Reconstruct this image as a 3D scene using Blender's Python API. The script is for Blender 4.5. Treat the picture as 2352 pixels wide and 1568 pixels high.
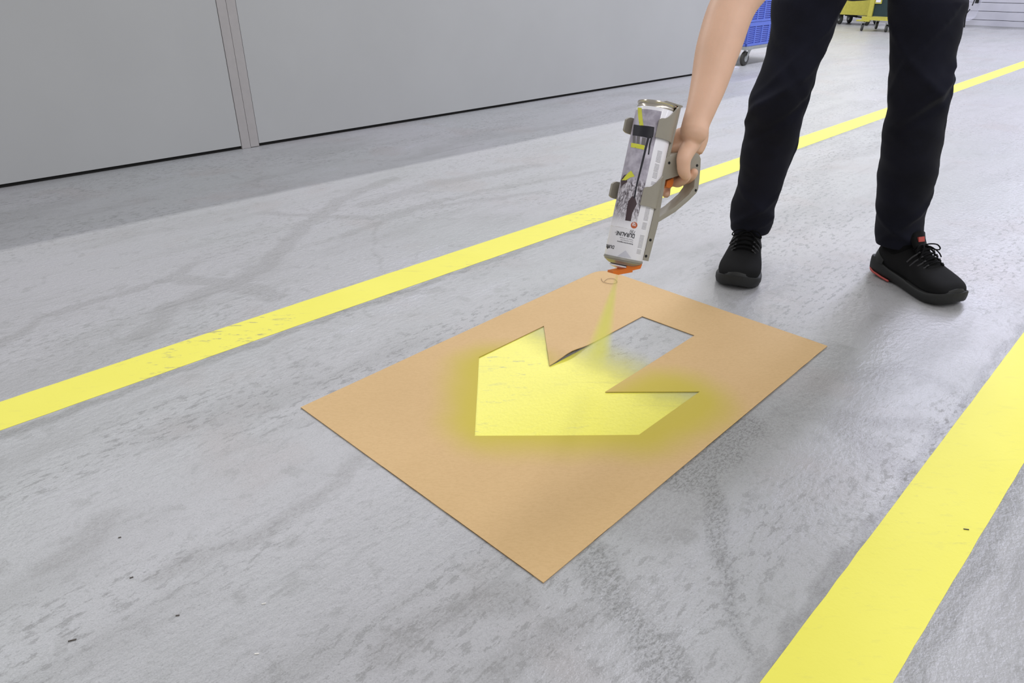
import bpy, bmesh, math, random
from mathutils import Vector, Matrix, noise as mnoise
from mathutils.geometry import delaunay_2d_cdt
random.seed(7)
for o in list(bpy.data.objects): bpy.data.objects.remove(o)
SC = bpy.context.scene
COL = SC.collection

# ------------------------------------------------------------------ camera
H = 0.82                                   # camera height (m)
F = 1615.0; CX, CY = 1176.0, 784.0
PITCH = math.atan2(862, F)
cam_d = bpy.data.cameras.new('camera'); cam = bpy.data.objects.new('camera', cam_d); COL.objects.link(cam)
cam.location = (0, 0, H); cam.rotation_euler = (math.pi/2 - PITCH, 0, 0)
cam_d.sensor_width = 36; cam_d.lens = F/2352*36; cam_d.clip_start = .02; cam_d.clip_end = 200
SC.camera = cam
SC.view_settings.view_transform = 'Standard'; SC.view_settings.look = 'None'
SC.view_settings.gamma = 1; SC.view_settings.exposure = 0.0
SC.view_settings.use_curve_mapping = False
SC.cycles.volume_bounces = 6

CP, SP = math.cos(PITCH), math.sin(PITCH)
CAMP = Vector((0, 0, H))
def ray(x, y):
    u = (x-CX)/F; v = (CY-y)/F
    return Vector((u, CP+v*SP, -SP+v*CP))
def atz(x, y, z=0.0):
    r = ray(x, y); return CAMP + r*((z-H)/r.z)
def aty(x, y, Y):
    r = ray(x, y); return CAMP + r*(Y/r.y)
ANG = math.radians(44.4)
D1 = Vector((math.sin(ANG), math.cos(ANG), 0)); D2 = Vector((math.cos(ANG), -math.sin(ANG), 0))
def UV(u, v, z=0.0): return D1*u + D2*v + Vector((0, 0, z))
def toUV(p): return (p.dot(D1), p.dot(D2))

# wall base line (slightly turned against the lane)
WA = atz(0, 433); WB = atz(1620, 169)
WD = (WB-WA).normalized(); WN = Vector((WD.y, -WD.x, 0))      # WN points into the lane

# ------------------------------------------------------------------ world and lights
w = bpy.data.worlds.new('hall_air'); SC.world = w; w.use_nodes = True
bg = w.node_tree.nodes['Background']; bg.inputs[0].default_value = (0.965, 0.97, 1.0, 1); bg.inputs[1].default_value = 0.42

def area(name, loc, size, sizey, power, color=(1, 1, 1), zrot=0.0, tilt=None):
    d = bpy.data.lights.new(name, 'AREA'); d.shape = 'RECTANGLE'; d.size = size; d.size_y = sizey
    d.energy = power; d.color = color
    o = bpy.data.objects.new(name, d); COL.objects.link(o); o.location = loc
    if tilt is not None: o.rotation_euler = tilt
    else: o.rotation_euler = (0, 0, zrot)
    return o
LZ = 5.2
ZR = math.pi/2 - ANG
wz = math.atan2(WD.y, WD.x)
p = WA + WD*9 - WN*3.97; area('tube_or_fill_row', (p.x, p.y, LZ), 30, .16, 900, (.99, .985, 1.0), wz)
p = UV(13, -1.5); area('tube_or_fill_row', (p.x, p.y, LZ), 18, .30, 470, (.78, .79, 1.0), ZR)
p = UV(8.5, -1.9); area('tube_or_fill_row', (p.x, p.y, 4.2), 6, .2, 85, (.80, .82, 1.0), ZR)  # added row without a known fixture, brightens the right end of the partition
p = UV(4.0, -1.1); area('ceiling_panel', (p.x, p.y, LZ), 1.6, .6, 60, (.95, .96, 1.0), ZR)
p = UV(8, 5); area('tube_or_fill_row', (p.x, p.y, LZ), 18, .30, 260, (.86, .87, 1.0), ZR)
p = UV(-1, 3.2); area('tube_or_fill_row', (p.x, p.y, LZ), 12, .30, 185, (1.0, .985, .965), ZR)  # unseen fill row added behind the camera to lighten surfaces facing it

# ------------------------------------------------------------------ node helpers
class NT:
    def __init__(s, nt): s.nt = nt; s.n = nt.nodes; s.l = nt.links
    def node(s, t, **kw):
        nd = s.n.new(t)
        for k, v in kw.items(): setattr(nd, k, v)
        return nd
    def put(s, sock, v):
        if isinstance(v, bpy.types.NodeSocket): s.l.new(v, sock)
        elif v is not None: sock.default_value = v
    def math(s, op, a, b=None, c=None, clamp=False):
        nd = s.node('ShaderNodeMath', operation=op, use_clamp=clamp)
        s.put(nd.inputs[0], a)
        if b is not None: s.put(nd.inputs[1], b)
        if c is not None: s.put(nd.inputs[2], c)
        return nd.outputs[0]
    def vmath(s, op, a, b=None, out=0):
        nd = s.node('ShaderNodeVectorMath', operation=op)
        s.put(nd.inputs[0], a)
        if b is not None: s.put(nd.inputs[1], b)
        return nd.outputs[out]
    def coord(s, which='Object'): return s.node('ShaderNodeTexCoord').outputs[which]
    def mapping(s, vec, rot=(0, 0, 0), scale=(1, 1, 1), loc=(0, 0, 0)):
        nd = s.node('ShaderNodeMapping'); s.put(nd.inputs[0], vec)
        nd.inputs['Rotation'].default_value = rot; nd.inputs['Scale'].default_value = scale; nd.inputs['Location'].default_value = loc
        return nd.outputs[0]
    def noise(s, vec, scale, detail=3, rough=.55, dist=0):
        nd = s.node('ShaderNodeTexNoise'); s.put(nd.inputs['Vector'], vec)
        nd.inputs['Scale'].default_value = scale; nd.inputs['Detail'].default_value = detail
        nd.inputs['Roughness'].default_value = rough; nd.inputs['Distortion'].default_value = dist
        return nd.outputs[0]
    def step(s, v, a, b, lo=0.0, hi=1.0):
        nd = s.node('ShaderNodeMapRange', interpolation_type='SMOOTHSTEP'); s.put(nd.inputs[0], v)
        nd.inputs[1].default_value = a; nd.inputs[2].default_value = b; nd.inputs[3].default_value = lo; nd.inputs[4].default_value = hi
        return nd.outputs[0]
    def mix(s, f, a, b, blend='MIX'):
        nd = s.node('ShaderNodeMix', data_type='RGBA', blend_type=blend)
        s.put(nd.inputs[0], f); s.put(nd.inputs[6], a); s.put(nd.inputs[7], b)
        return nd.outputs[2]
    def bump(s, h, strength, dist, prev=None):
        nd = s.node('ShaderNodeBump'); nd.inputs['Strength'].default_value = strength; nd.inputs['Distance'].default_value = dist
        s.put(nd.inputs['Height'], h)
        if prev is not None: s.l.new(prev, nd.inputs['Normal'])
        return nd.outputs[0]

def srgb(r, g, b, a=1.0):
    f = lambda c: (c/255/12.92) if c/255 <= .04045 else ((c/255+.055)/1.055)**2.4
    return (f(r), f(g), f(b), a)

def mat(name, col, rough=.5, metal=0.0, var=.06, vscale=30, bump=0.0, bscale=300, spec=.5, sheen=0.0, subsurf=0.0, coat=0.0):
    m = bpy.data.materials.new(name); m.use_nodes = True
    t = NT(m.node_tree); b = t.n['Principled BSDF']
    co = t.coord('Object')
    nz = t.noise(co, vscale, 4)
    f = t.step(nz, .3, .7, 1-var, 1+var)
    hs = t.node('ShaderNodeHueSaturation'); hs.inputs['Color'].default_value = col; t.put(hs.inputs['Value'], f)
    t.l.new(hs.outputs[0], b.inputs['Base Color'])
    b.inputs['Roughness'].default_value = rough; b.inputs['Metallic'].default_value = metal
    b.inputs['Specular IOR Level'].default_value = spec
    if sheen: b.inputs['Sheen Weight'].default_value = sheen
    if coat: b.inputs['Coat Weight'].default_value = coat
    if subsurf:
        b.inputs['Subsurface Weight'].default_value = subsurf; b.inputs['Subsurface Radius'].default_value = (.012, .005, .003)
        b.inputs['Subsurface Scale'].default_value = 1.0
    if bump:
        t.l.new(t.bump(t.noise(co, bscale, 3), bump, .001), b.inputs['Normal'])
    return m

# ------------------------------------------------------------------ object helpers
def finish(bm, name, m, parent=None, loc=None, smooth=None):
    """link a bmesh given in world coordinates as one object"""
    org = Vector(loc) if loc is not None else (Vector(parent['_loc']) if parent is not None and '_loc' in parent else Vector((0, 0, 0)))
    if parent is None and loc is None: org = Vector((0, 0, 0))
    for v in bm.verts: v.co = v.co - org
    me = bpy.data.meshes.new(name)
    bmesh.ops.recalc_face_normals(bm, faces=bm.faces)
    bm.to_mesh(me); bm.free()
    if smooth:
        for pl in me.polygons: pl.use_smooth = True
        if smooth is not True:
            try: me.set_sharp_from_angle(angle=math.radians(smooth))
            except Exception: pass
    if m: me.materials.append(m)
    o = bpy.data.objects.new(name, me); COL.objects.link(o)
    if parent is not None:
        o.parent = parent
        o.location = org - Vector(parent['_loc'])
    else: o.location = org
    o['_loc'] = tuple(org)
    return o
def empty(name, loc):
    o = bpy.data.objects.new(name, None); COL.objects.link(o); o.location = loc; o['_loc'] = tuple(loc); return o
def tag(o, label=None, cat=None, group=None, kind=None):
    if label: o['label'] = label
    if cat: o['category'] = cat
    if group: o['group'] = group
    if kind: o['kind'] = kind
    return o

def add_hex(bm, pts):
    """8 corners: bottom 4 then top 4"""
    v = [bm.verts.new(p) for p in pts]
    for f in ((3,2,1,0),(4,5,6,7),(0,1,5,4),(1,2,6,5),(2,3,7,6),(3,0,4,7)): bm.faces.new([v[i] for i in f])
def add_box(bm, o, ax, ay, az, x0, x1, y0, y1, z0, z1):
    P = lambda x, y, z: o + ax*x + ay*y + az*z
    add_hex(bm, [P(x0,y0,z0),P(x1,y0,z0),P(x1,y1,z0),P(x0,y1,z0),P(x0,y0,z1),P(x1,y0,z1),P(x1,y1,z1),P(x0,y1,z1)])
def bevel(bm, w, seg=2, ang=30):
    es = [e for e in bm.edges if len(e.link_faces) == 2 and e.calc_face_angle(0) > math.radians(ang)]
    if es: bmesh.ops.bevel(bm, geom=es, offset=w, segments=seg, affect='EDGES', profile=.5, clamp_overlap=True)
def box(name, m, parent, o, ax, ay, az, x0, x1, y0, y1, z0, z1, bw=0.0, loc=None):
    bm = bmesh.new(); add_box(bm, o, ax, ay, az, x0, x1, y0, y1, z0, z1)
    if bw: bevel(bm, bw)
    return finish(bm, name, m, parent, loc, smooth=35 if bw else None)
def loft(bm, rings, cap0=True, cap1=True, closed=True):
    vs = [[bm.verts.new(p) for p in r] for r in rings]
    n = len(rings[0])
    for a, b in zip(vs, vs[1:]):
        for i in range(n if closed else n-1):
            j = (i+1) % n
            bm.faces.new((a[i], a[j], b[j], b[i]))
    if cap0: bm.faces.new(vs[0][::-1])
    if cap1: bm.faces.new(vs[-1])
    return vs
def frames(pts, up=Vector((0, 0, 1))):
    out = []
    for i, p in enumerate(pts):
        a = pts[max(i-1, 0)]; b = pts[min(i+1, len(pts)-1)]
        t = (b-a).normalized(); u = up
        if abs(t.dot(u)) > .97: u = Vector((0, 1, 0)) if abs(t.y) < .9 else Vector((1, 0, 0))
        s = t.cross(u).normalized(); out.append((t, s, s.cross(t).normalized()))
    return out
def smoothpath(pts, n=6):
    """Catmull-Rom through tuples of equal length (numbers)"""
    P = [list(p) for p in pts]; out = []
    for i in range(len(P)-1):
        p0 = P[max(i-1, 0)]; p1 = P[i]; p2 = P[i+1]; p3 = P[min(i+2, len(P)-1)]
        for k in range(n):
            t = k/n
            out.append([.5*(2*b + (c-a)*t + (2*a-5*b+4*c-d)*t*t + (3*b-a-3*c+d)*t**3) for a, b, c, d in zip(p0, p1, p2, p3)])
    out.append(P[-1]); return out
def add_tube(bm, pts, r, seg=8, up=Vector((0, 0, 1))):
    pts = [Vector(p) for p in pts]; fr = frames(pts, up)
    rr = r if isinstance(r, (list, tuple)) else [r]*len(pts)
    rings = []
    for p, (t, s, u), q in zip(pts, fr, rr):
        rings.append([p + s*(q*math.cos(2*math.pi*k/seg)) + u*(q*math.sin(2*math.pi*k/seg)) for k in range(seg)])
    loft(bm, rings)
def tube(name, m, parent, pts, r, seg=8, loc=None):
    bm = bmesh.new(); add_tube(bm, pts, r, seg); return finish(bm, name, m, parent, loc, smooth=50)
def add_cyl(bm, a, b, r, seg=20): add_tube(bm, [a, b], r, seg)
def limb(bm, pts, up=Vector((0, 0, 1)), seg=16):
    """pts: (x,y,z,ra,rb) rounded, lofted; ra along side axis, rb along up axis; closed with round ends"""
    pts = smoothpath(pts, 6)
    C = [Vector(p[:3]) for p in pts]; fr = frames(C, up)
    rings = []
    def ring(c, s, u, a, b): return [c + s*(a*math.cos(2*math.pi*k/seg)) + u*(b*math.sin(2*math.pi*k/seg)) for k in range(seg)]
    t, s, u = fr[0]; a, b = pts[0][3:5]
    for q in (80, 55, 28):
        c_, s_ = math.cos(math.radians(q)), math.sin(math.radians(q)); rings.append(ring(C[0]-t*(min(a, b)*s_), s, u, a*c_, b*c_))
    for p, c, (t, s, u) in zip(pts, C, fr): rings.append(ring(c, s, u, max(p[3], 1e-4), max(p[4], 1e-4)))
    t, s, u = fr[-1]; a, b = pts[-1][3:5]
    for q in (28, 55, 80):
        c_, s_ = math.cos(math.radians(q)), math.sin(math.radians(q)); rings.append(ring(C[-1]+t*(min(a, b)*s_), s, u, a*c_, b*c_))
    loft(bm, rings)
def remesh(o, voxel, smooth_it=4, fac=.5):
    md = o.modifiers.new('r', 'REMESH'); md.mode = 'VOXEL'; md.voxel_size = voxel; md.use_smooth_shade = True
    ms = o.modifiers.new('s', 'SMOOTH'); ms.iterations = smooth_it; ms.factor = fac
    dg = bpy.context.evaluated_depsgraph_get(); dg.update()
    me = bpy.data.meshes.new_from_object(o.evaluated_get(dg)); o.modifiers.clear()
    old = o.data; o.data = me; me.name = old.name; bpy.data.meshes.remove(old)
    for pl in me.polygons: pl.use_smooth = True
    return o

# ------------------------------------------------------------------ materials
def floor_material():
    m = bpy.data.materials.new('painted_concrete'); m.use_nodes = True
    t = NT(m.node_tree); b = t.n['Principled BSDF']; co = t.coord('Object')
    rot = t.mapping(co, rot=(0, 0, -ZR))                               # x runs along the lane
    st = t.mapping(rot, scale=(.28, 1, 1))
    st2 = t.mapping(rot, rot=(0, 0, .25), scale=(.3, 1, 1))
    big = t.noise(co, .8, 3); mid = t.noise(st, 4.5, 5, .65); fine = t.noise(co, 55, 4, .7); grain = t.noise(co, 420, 2, .6)
    base = t.mix(t.step(big, .35, .65), srgb(172, 171, 172), srgb(165, 167, 165))
    base = t.mix(t.step(mid, .47, .64, 0, .42), base, srgb(138, 138, 135))
    base = t.mix(t.step(mid, .44, .25, 0, .45), base, srgb(189, 189, 195))
    base = t.mix(t.step(t.noise(co, 2.3, 4), .54, .66, 0, .30), base, srgb(158, 147, 141))
    # fine dark wear flecks, strongest in some areas
    fl = t.noise(t.mapping(rot, scale=(.42, 1, 1)), 70, 5, .7)
    zone = t.step(t.noise(st2, 3.0, 3), .42, .60)
    fl2 = t.noise(t.mapping(rot, rot=(0, 0, -.2), scale=(.6, 1, 1)), 46, 5, .75)
    fleck = t.math('MULTIPLY', t.math('MAXIMUM', t.step(fl, .535, .60), t.step(fl2, .58, .64, 0, .6)), t.math('MULTIPLY_ADD', zone, .46, .08))
    base = t.mix(fleck, base, srgb(112, 112, 108))
    blot = t.math('MULTIPLY', t.step(t.noise(co, 17, 4, .6, .4), .58, .66), .30)
    base = t.mix(blot, base, srgb(128, 128, 124))
    base = t.mix(t.step(grain, .3, .7, 0, .22), base, srgb(208, 208, 210))
    base = t.mix(t.step(t.noise(co, 240, 3, .7), .52, .70, 0, .34), base, srgb(122, 122, 120))
    # long soft scuff marks
    ln = t.noise(t.mapping(rot, rot=(0, 0, -.12), scale=(.05, 1, 1)), 26, 3, .5)
    base = t.mix(t.step(ln, .64, .72, 0, .20), base, srgb(120, 120, 118))
    mott = t.step(t.noise(t.mapping(rot, scale=(.6, 1, 1)), 210, 5, .75), .44, .62)
    soft = t.node('ShaderNodeAttribute', attribute_name='scuff_and_shadow').outputs['Fac']
    base = t.mix(t.math('MULTIPLY', soft, t.math('MULTIPLY_ADD', mott, .22, .17)), base, srgb(118, 116, 112))
    hard = t.node('ShaderNodeAttribute', attribute_name='tyre_mark').outputs['Fac']
    base = t.mix(t.math('MULTIPLY', hard, t.math('MULTIPLY_ADD', mott, .46, .10)), base, srgb(92, 93, 88))
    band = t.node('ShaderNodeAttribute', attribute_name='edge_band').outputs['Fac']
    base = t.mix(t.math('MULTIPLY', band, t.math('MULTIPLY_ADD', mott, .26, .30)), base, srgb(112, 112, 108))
    # floor coloured darker in a band along the foot of the far wall
    wall_foot_band = t.node('ShaderNodeAttribute', attribute_name='wall_foot_band').outputs['Fac']
    base = t.mix(t.math('MULTIPLY', wall_foot_band, .75), base, srgb(84, 84, 80))
    t.l.new(base, b.inputs['Base Color'])
    r = t.math('MULTIPLY_ADD', t.step(mid, .3, .7), .10, .27)
    r = t.math('ADD', r, t.math('MULTIPLY', fleck, .3))
    t.l.new(r, b.inputs['Roughness']); b.inputs['Specular IOR Level'].default_value = .5
    lump = t.noise(t.mapping(rot, scale=(.7, 1, 1)), 85, 3, .6)
    n1 = t.bump(lump, .55, .0026); n2 = t.bump(grain, .30, .0009, n1); n3 = t.bump(t.noise(co, 7, 2), .25, .004, n2)
    t.l.new(n3, b.inputs['Normal'])
    return m

def paint_material(name='yellow_marking_paint', fade=False, seed=0.0):
    m = bpy.data.materials.new(name); m.use_nodes = True
    t = NT(m.node_tree); b = t.n['Principled BSDF']; co = t.mapping(t.coord('Object'), loc=(seed, seed*.7, 0))
    rot = t.mapping(co, rot=(0, 0, -ZR), scale=(.3, 1, 1))
    base = t.mix(t.step(t.noise(co, 3, 4), .3, .7), srgb(238, 231, 88), srgb(242, 235, 94))
    fl = t.noise(rot, 60, 5, .72)
    zone = t.step(t.noise(co, 2.3, 3), .50, .64)
    f = t.math('MULTIPLY', t.step(fl, .56, .64), t.math('MULTIPLY_ADD', zone, .85, .08))
    base = t.mix(f, base, srgb(182, 176, 112))
    ln = t.noise(t.mapping(co, rot=(0, 0, -ZR-.1), scale=(.05, 1, 1)), 60, 3, .5)
    base = t.mix(t.step(ln, .66, .74, 0, .3), base, srgb(214, 205, 92))
    b.inputs['Roughness'].default_value = .48; b.inputs['Specular IOR Level'].default_value = .35
    n = t.bump(t.noise(co, 90, 3, .6), .25, .0015)
    t.l.new(base, b.inputs['Base Color']); t.l.new(n, b.inputs['Normal'])
    return m, t, b, base

M_FLOOR = floor_material()
M_PAINT = paint_material()[0]
M_WALL = mat('grey_lacquered_panel', srgb(186, 187, 186), .55, var=.02, vscale=2.0, bump=.05, bscale=500)
M_STRIP = mat('pinkish_joint_strip', srgb(178, 174, 172), .5, var=.02)
M_DARK = mat('dark_gap', srgb(30, 29, 28), .9)
M_SIDING = mat('white_siding', srgb(205, 205, 214), .5, var=.05, vscale=3)

# ------------------------------------------------------------------ structure

import numpy as np

SCUFFS_AND_SHADOW = [
        ([(330, 770), (400, 700), (560, 640), (610, 610), (700, 520), (790, 455), (900, 410)], .022, 2.0),
        ([(0, 795), (110, 722), (250, 682), (380, 645), (450, 605)], .012, 2.2),
        ([(420, 642), (530, 652), (635, 680)], .030, 1.12), ([(500, 650), (635, 680)], .030, 1.12),
        ([(925, 672), (1005, 668)], .022, 1.15),
        ([(350, 1330), (560, 1240), (660, 1190), (780, 1100), (850, 1030)], .008, 3.2),
        ([(790, 540), (960, 480), (1100, 460), (1250, 440)], .010, 3),
        ([(1900, 815), (1820, 900), (1640, 1060), (1500, 1190)], .045, 2.0),  # cast shadow of the person's legs, painted into the floor colour
        ([(1700, 925), (1900, 955), (2120, 975)], .016, 2.2),
        ([(1890, 950), (1990, 1020), (2090, 1095)], .022, 2.2),
        ([(1940, 870), (2060, 840), (2180, 890)], .012, 3.0),
        ([(1130, 1545), (1230, 1480), (1330, 1420)], .014, 2.6),
        ([(880, 1500), (1000, 1420), (1180, 1370)], .014, 2.8),
        ([(600, 490), (860, 500), (1100, 440), (1400, 390)], .010, 3),
        ([(860, 520), (858, 570), (872, 608), (890, 625)], .0035, 1.8),
        ([(250, 1180), (215, 1250), (100, 1300)], .012, 2.5),
        ([(840, 470), (1000, 420), (1230, 380)], .020, 2.8),
    ]
TYRE = [
        ([(1345, 1265), (1400, 1350), (1450, 1420), (1500, 1500), (1570, 1600)], .018, 2.2),
        ([(1630, 1070), (1640, 1180), (1660, 1290)], .010, 2.2),
        ([(1655, 1290), (1690, 1400), (1715, 1500)], .006, 2.4),
        ([(1560, 1090), (1640, 1040), (1700, 980)], .03, 2.2),
        ([(1560, 1060), (1650, 1000)], .012, 2.5),
    ]
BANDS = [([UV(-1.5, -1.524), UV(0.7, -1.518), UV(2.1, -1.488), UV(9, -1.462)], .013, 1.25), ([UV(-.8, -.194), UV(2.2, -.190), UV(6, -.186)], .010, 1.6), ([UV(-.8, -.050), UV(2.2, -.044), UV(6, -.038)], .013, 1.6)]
WALL_FOOT = [([UV(13.55, -12), UV(13.55, 4)], .12, 3.5)]

def axis_lines(lo, f0, f1, hi, fine, coarse):
    a = list(np.arange(f0, f1, fine)); q = f0; st = fine
    left = []
    while q > lo: st = min(st*1.35, coarse); q -= st; left.append(q)
    q = a[-1]; st = fine; right = []
    while q < hi: st = min(st*1.35, coarse); q += st; right.append(q)
    return np.array(left[::-1] + a + right)
def build_floor():
    xs = axis_lines(-20, -1.9, 2.3, 26, .011, .45); ys = axis_lines(-14, .45, 4.2, 32, .011, .45)
    X, Y = np.meshgrid(xs, ys); nx, ny = len(xs), len(ys)
    co = np.stack([X.ravel(), Y.ravel(), np.zeros(nx*ny)], 1)
    idx = np.arange(nx*ny).reshape(ny, nx)
    q = np.stack([idx[:-1, :-1], idx[:-1, 1:], idx[1:, 1:], idx[1:, :-1]], -1).reshape(-1, 4)
    me = bpy.data.meshes.new('floor'); me.vertices.add(len(co)); me.vertices.foreach_set('co', co.ravel())
    me.loops.add(q.size); me.loops.foreach_set('vertex_index', q.ravel().astype('i'))
    me.polygons.add(len(q)); me.polygons.foreach_set('loop_start', np.arange(0, q.size, 4).astype('i'))
    me.update(); me.validate()
    wx = co[:, 0] + .006*np.sin(co[:, 1]*41+co[:, 0]*13) + .004*np.sin(co[:, 0]*97+1.3)
    wy = co[:, 1] + .006*np.sin(co[:, 0]*37-co[:, 1]*17) + .004*np.sin(co[:, 1]*89+.4)
    def mask(lst):
        out = np.zeros(len(co))
        for pts, wd, ed in lst:
            pts = [tuple(atz(*p))[:2] if len(p) == 2 else tuple(p)[:2] for p in pts]
            for (ax, ay), (bx, by) in zip(pts, pts[1:]):
                dx, dy = bx-ax, by-ay; h = np.clip(((wx-ax)*dx+(wy-ay)*dy)/(dx*dx+dy*dy), 0, 1)
                d = np.hypot(wx-ax-h*dx, wy-ay-h*dy); k = np.clip((wd*ed-d)/(wd*ed-wd), 0, 1)
                out = np.maximum(out, k*k*(3-2*k))
        return out
    for nm, l in (('scuff_and_shadow', SCUFFS_AND_SHADOW), ('tyre_mark', TYRE), ('wall_foot_band', WALL_FOOT), ('edge_band', BANDS)):
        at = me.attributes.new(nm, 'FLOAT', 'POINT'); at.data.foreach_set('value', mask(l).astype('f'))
    me.materials.append(M_FLOOR)
    o = bpy.data.objects.new('floor', me); COL.objects.link(o); return o
tag(build_floor(), 'grey painted concrete hall floor with scuffs and worn tyre marks', kind='structure')

Z = Vector((0, 0, 1))
wall = tag(empty('wall_left', tuple(WA)), 'grey panelled partition running beside the lane', kind='structure')
WH = .90
s1 = (atz(558, 343)-WA).dot(WD); s2 = (atz(591, 334)-WA).dot(WD); smid = (s1+s2)/2
send = (atz(1655, 163)-WA).dot(WD)
wth = .06
for x0, x1 in ((-3.2, s1-.0015), (s2+.0015, send)):
    box('panel', M_WALL, wall, WA, WD, WN, Z, x0, x1, -wth, 0, .016, WH, .0015)
box('joint_strip', M_STRIP, wall, WA, WD, WN, Z, s1+.001, smid-.001, -wth, .0015, .001, WH, .001)
box('joint_strip', M_STRIP, wall, WA, WD, WN, Z, smid+.001, s2-.001, -wth, .001, .003, WH, .001)
box('core', M_DARK, wall, WA, WD, WN, Z, -3.2, send-.01, -wth+.008, -.012, 0, WH-.01)
box('coping', M_STRIP, wall, WA, WD, WN, Z, -3.2, send, -wth-.004, .004, WH, WH+.012, .002)

# far wall of white siding planks
wb = tag(empty('wall_back', tuple(UV(13.7, 0))), 'white horizontal siding wall at the far end of the hall', kind='structure')
zz = 0.0
for i in range(20):
    h_ = .085 if i == 0 else .122
    box('plank', M_SIDING, wb, UV(13.7, 0), D2, D1, Z, -13, 5, 0, .05, zz+.0, zz+h_-.007, .0)
    zz += h_
box('backing', M_DARK, wb, UV(13.7, 0), D2, D1, Z, -13, 5, .012, .06, 0, zz)

# ------------------------------------------------------------------ floor markings
def strip(name, pts_l, pts_r, m, th=.0006, ragged=.0012):
    """ribbon between two UV polylines"""
    bm = bmesh.new(); n = 260
    def interp(pts, s):
        L = [(Vector(b)-Vector(a)).length for a, b in zip(pts, pts[1:])]; T = sum(L)*s
        for (a, b, l) in zip(pts, pts[1:], L):
            if T <= l+1e-9: return Vector(a).lerp(Vector(b), T/l)
            T -= l
        return Vector(pts[-1])
    rows = []
    for i in range(n+1):
        s = (i/n)**1.6
        a = interp(pts_l, s); b = interp(pts_r, s)
        j = lambda k: ragged*mnoise.noise(Vector((a.x*22, k, 3)))+ragged*.6*mnoise.noise(Vector((a.x*90, k, 9)))
        rows.append((UV(a.x, a.y+j(0)), UV(b.x, b.y+j(5))))
    top = [[bm.verts.new(p+Z*th) for p in r] for r in rows]; bot = [[bm.verts.new(p+Z*.00002) for p in r] for r in rows]
    for i in range(n):
        bm.faces.new((top[i][0], top[i][1], top[i+1][1], top[i+1][0]))
        bm.faces.new((bot[i][0], top[i][0], top[i+1][0], bot[i+1][0])); bm.faces.new((top[i][1], bot[i][1], bot[i+1][1], top[i+1][1]))
    return finish(bm, name, m)
def pl(pxs, u0=None, u1=None):
    q = [Vector(toUV(atz(*p))) for p in pxs]
    if u0 is not None: q.insert(0, q[0]+(q[0]-q[1])*((u0-q[0].x)/(q[0].x-q[1].x)))
    if u1 is not None: q.append(Vector((u1, q[-1].y)))
    return q
tag(strip('floor_line', pl([(0, 923), (700, 691), (1415, 457), (2030, 250), (2352, 140)], -1.6, 13.4),
          pl([(0, 989), (700, 742), (1400, 499), (2030, 271), (2352, 155)], -1.6, 13.4), M_PAINT),
    'long yellow line passing behind the person and the spray can', 'floor marking', 'yellow lane lines')
tag(strip('floor_line', pl([(1745, 1568), (2352, 762)], -.9, 13.4), pl([(2050, 1568), (2352, 1063)], -.9, 13.4), M_PAINT),
    'wide yellow line on the near side of the cardboard stencil, in the lower right corner', 'floor marking', 'yellow lane lines')

# ------------------------------------------------------------------ stencil sheet
arrow_px = [(1249, 750), (1100, 822), (1090, 1003), (1467, 1001), (1607, 901), (1390, 902), (1595, 772), (1475, 728), (1262, 842)]
sheet_px = [(691, 937), (1248, 1340), (1900, 796)]
TH = .0016
ar = [atz(*p) for p in arrow_px]
out = [atz(*p) for p in sheet_px]
for k in range(9):                                  # the far corner is rounded
    a = k/8
    p0, p1, p2 = Vector((1420, 631)), Vector((1384, 616)), Vector((1352, 632))
    q = p0*(1-a)**2 + p1*2*a*(1-a) + p2*a*a
    out.append(atz(q.x, q.y))
def inside(p, poly):
    c = False; n = len(poly)
    for i in range(n):
        a, b = poly[i], poly[(i+1) % n]
        if (a.y > p.y) != (b.y > p.y) and p.x < (b.x-a.x)*(p.y-a.y)/(b.y-a.y)+a.x: c = not c
    return c
def densify(poly, d):
    r = []
    for a, b in zip(poly, poly[1:]+poly[:1]):
        n = max(1, int((b-a).length/d))
        r += [a.lerp(b, k/n) for k in range(n)]
    return r
def cdt_region(outer, holes, d):
    outer = densify(outer, d); holes = [densify(h, d) for h in holes]
    vs, es = [], []
    for lp in [outer]+holes:
        s = len(vs); vs += [Vector((p.x, p.y)) for p in lp]; es += [(s+i, s+(i+1) % len(lp)) for i in range(len(lp))]
    x0 = min(v.x for v in vs); x1 = max(v.x for v in vs); y0 = min(v.y for v in vs); y1 = max(v.y for v in vs)
    y = y0+d/2
    while y < y1:
        x = x0+d/2
        while x < x1:
            p = Vector((x, y))
            if inside(p, outer) and not any(inside(p, h) for h in holes): vs.append(p)
            x += d
        y += d
    r = delaunay_2d_cdt(vs, es, [], 0, 1e-7)
    V, Fc = r[0], r[2]
    keep = []
    for f in Fc:
        c = sum((V[i] for i in f), Vector((0, 0)))/len(f)
        if inside(c, outer) and not any(inside(c, h) for h in holes): keep.append(f)
    return V, keep
lift_a = atz(1262, 842); lift_b = atz(1345, 795); lift_c = atz(1310, 770)
def sheet_z(p):
    d = (Vector((p.x, p.y))-Vector((lift_a.x, lift_a.y)).lerp(Vector((lift_b.x, lift_b.y)), .55)).length
    z = .0006 + .0085*math.exp(-(d/.045)**2)
    z += .0010*(.5+.5*mnoise.noise(Vector((p.x*5, p.y*5, 1))))
    return z
V, Fc = cdt_region(out, [ar], .02)
bm = bmesh.new()
bot = [bm.verts.new((v.x, v.y, sheet_z(v))) for v in V]; top = [bm.verts.new((v.x, v.y, sheet_z(v)+TH)) for v in V]
cnt = {}
for f in Fc:
    bm.faces.new([top[i] for i in f]); bm.faces.new([bot[i] for i in reversed(f)])
    for i, j in zip(f, list(f[1:])+[f[0]]):
        k = (min(i, j), max(i, j)); cnt.setdefault(k, []).append((i, j))
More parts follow.
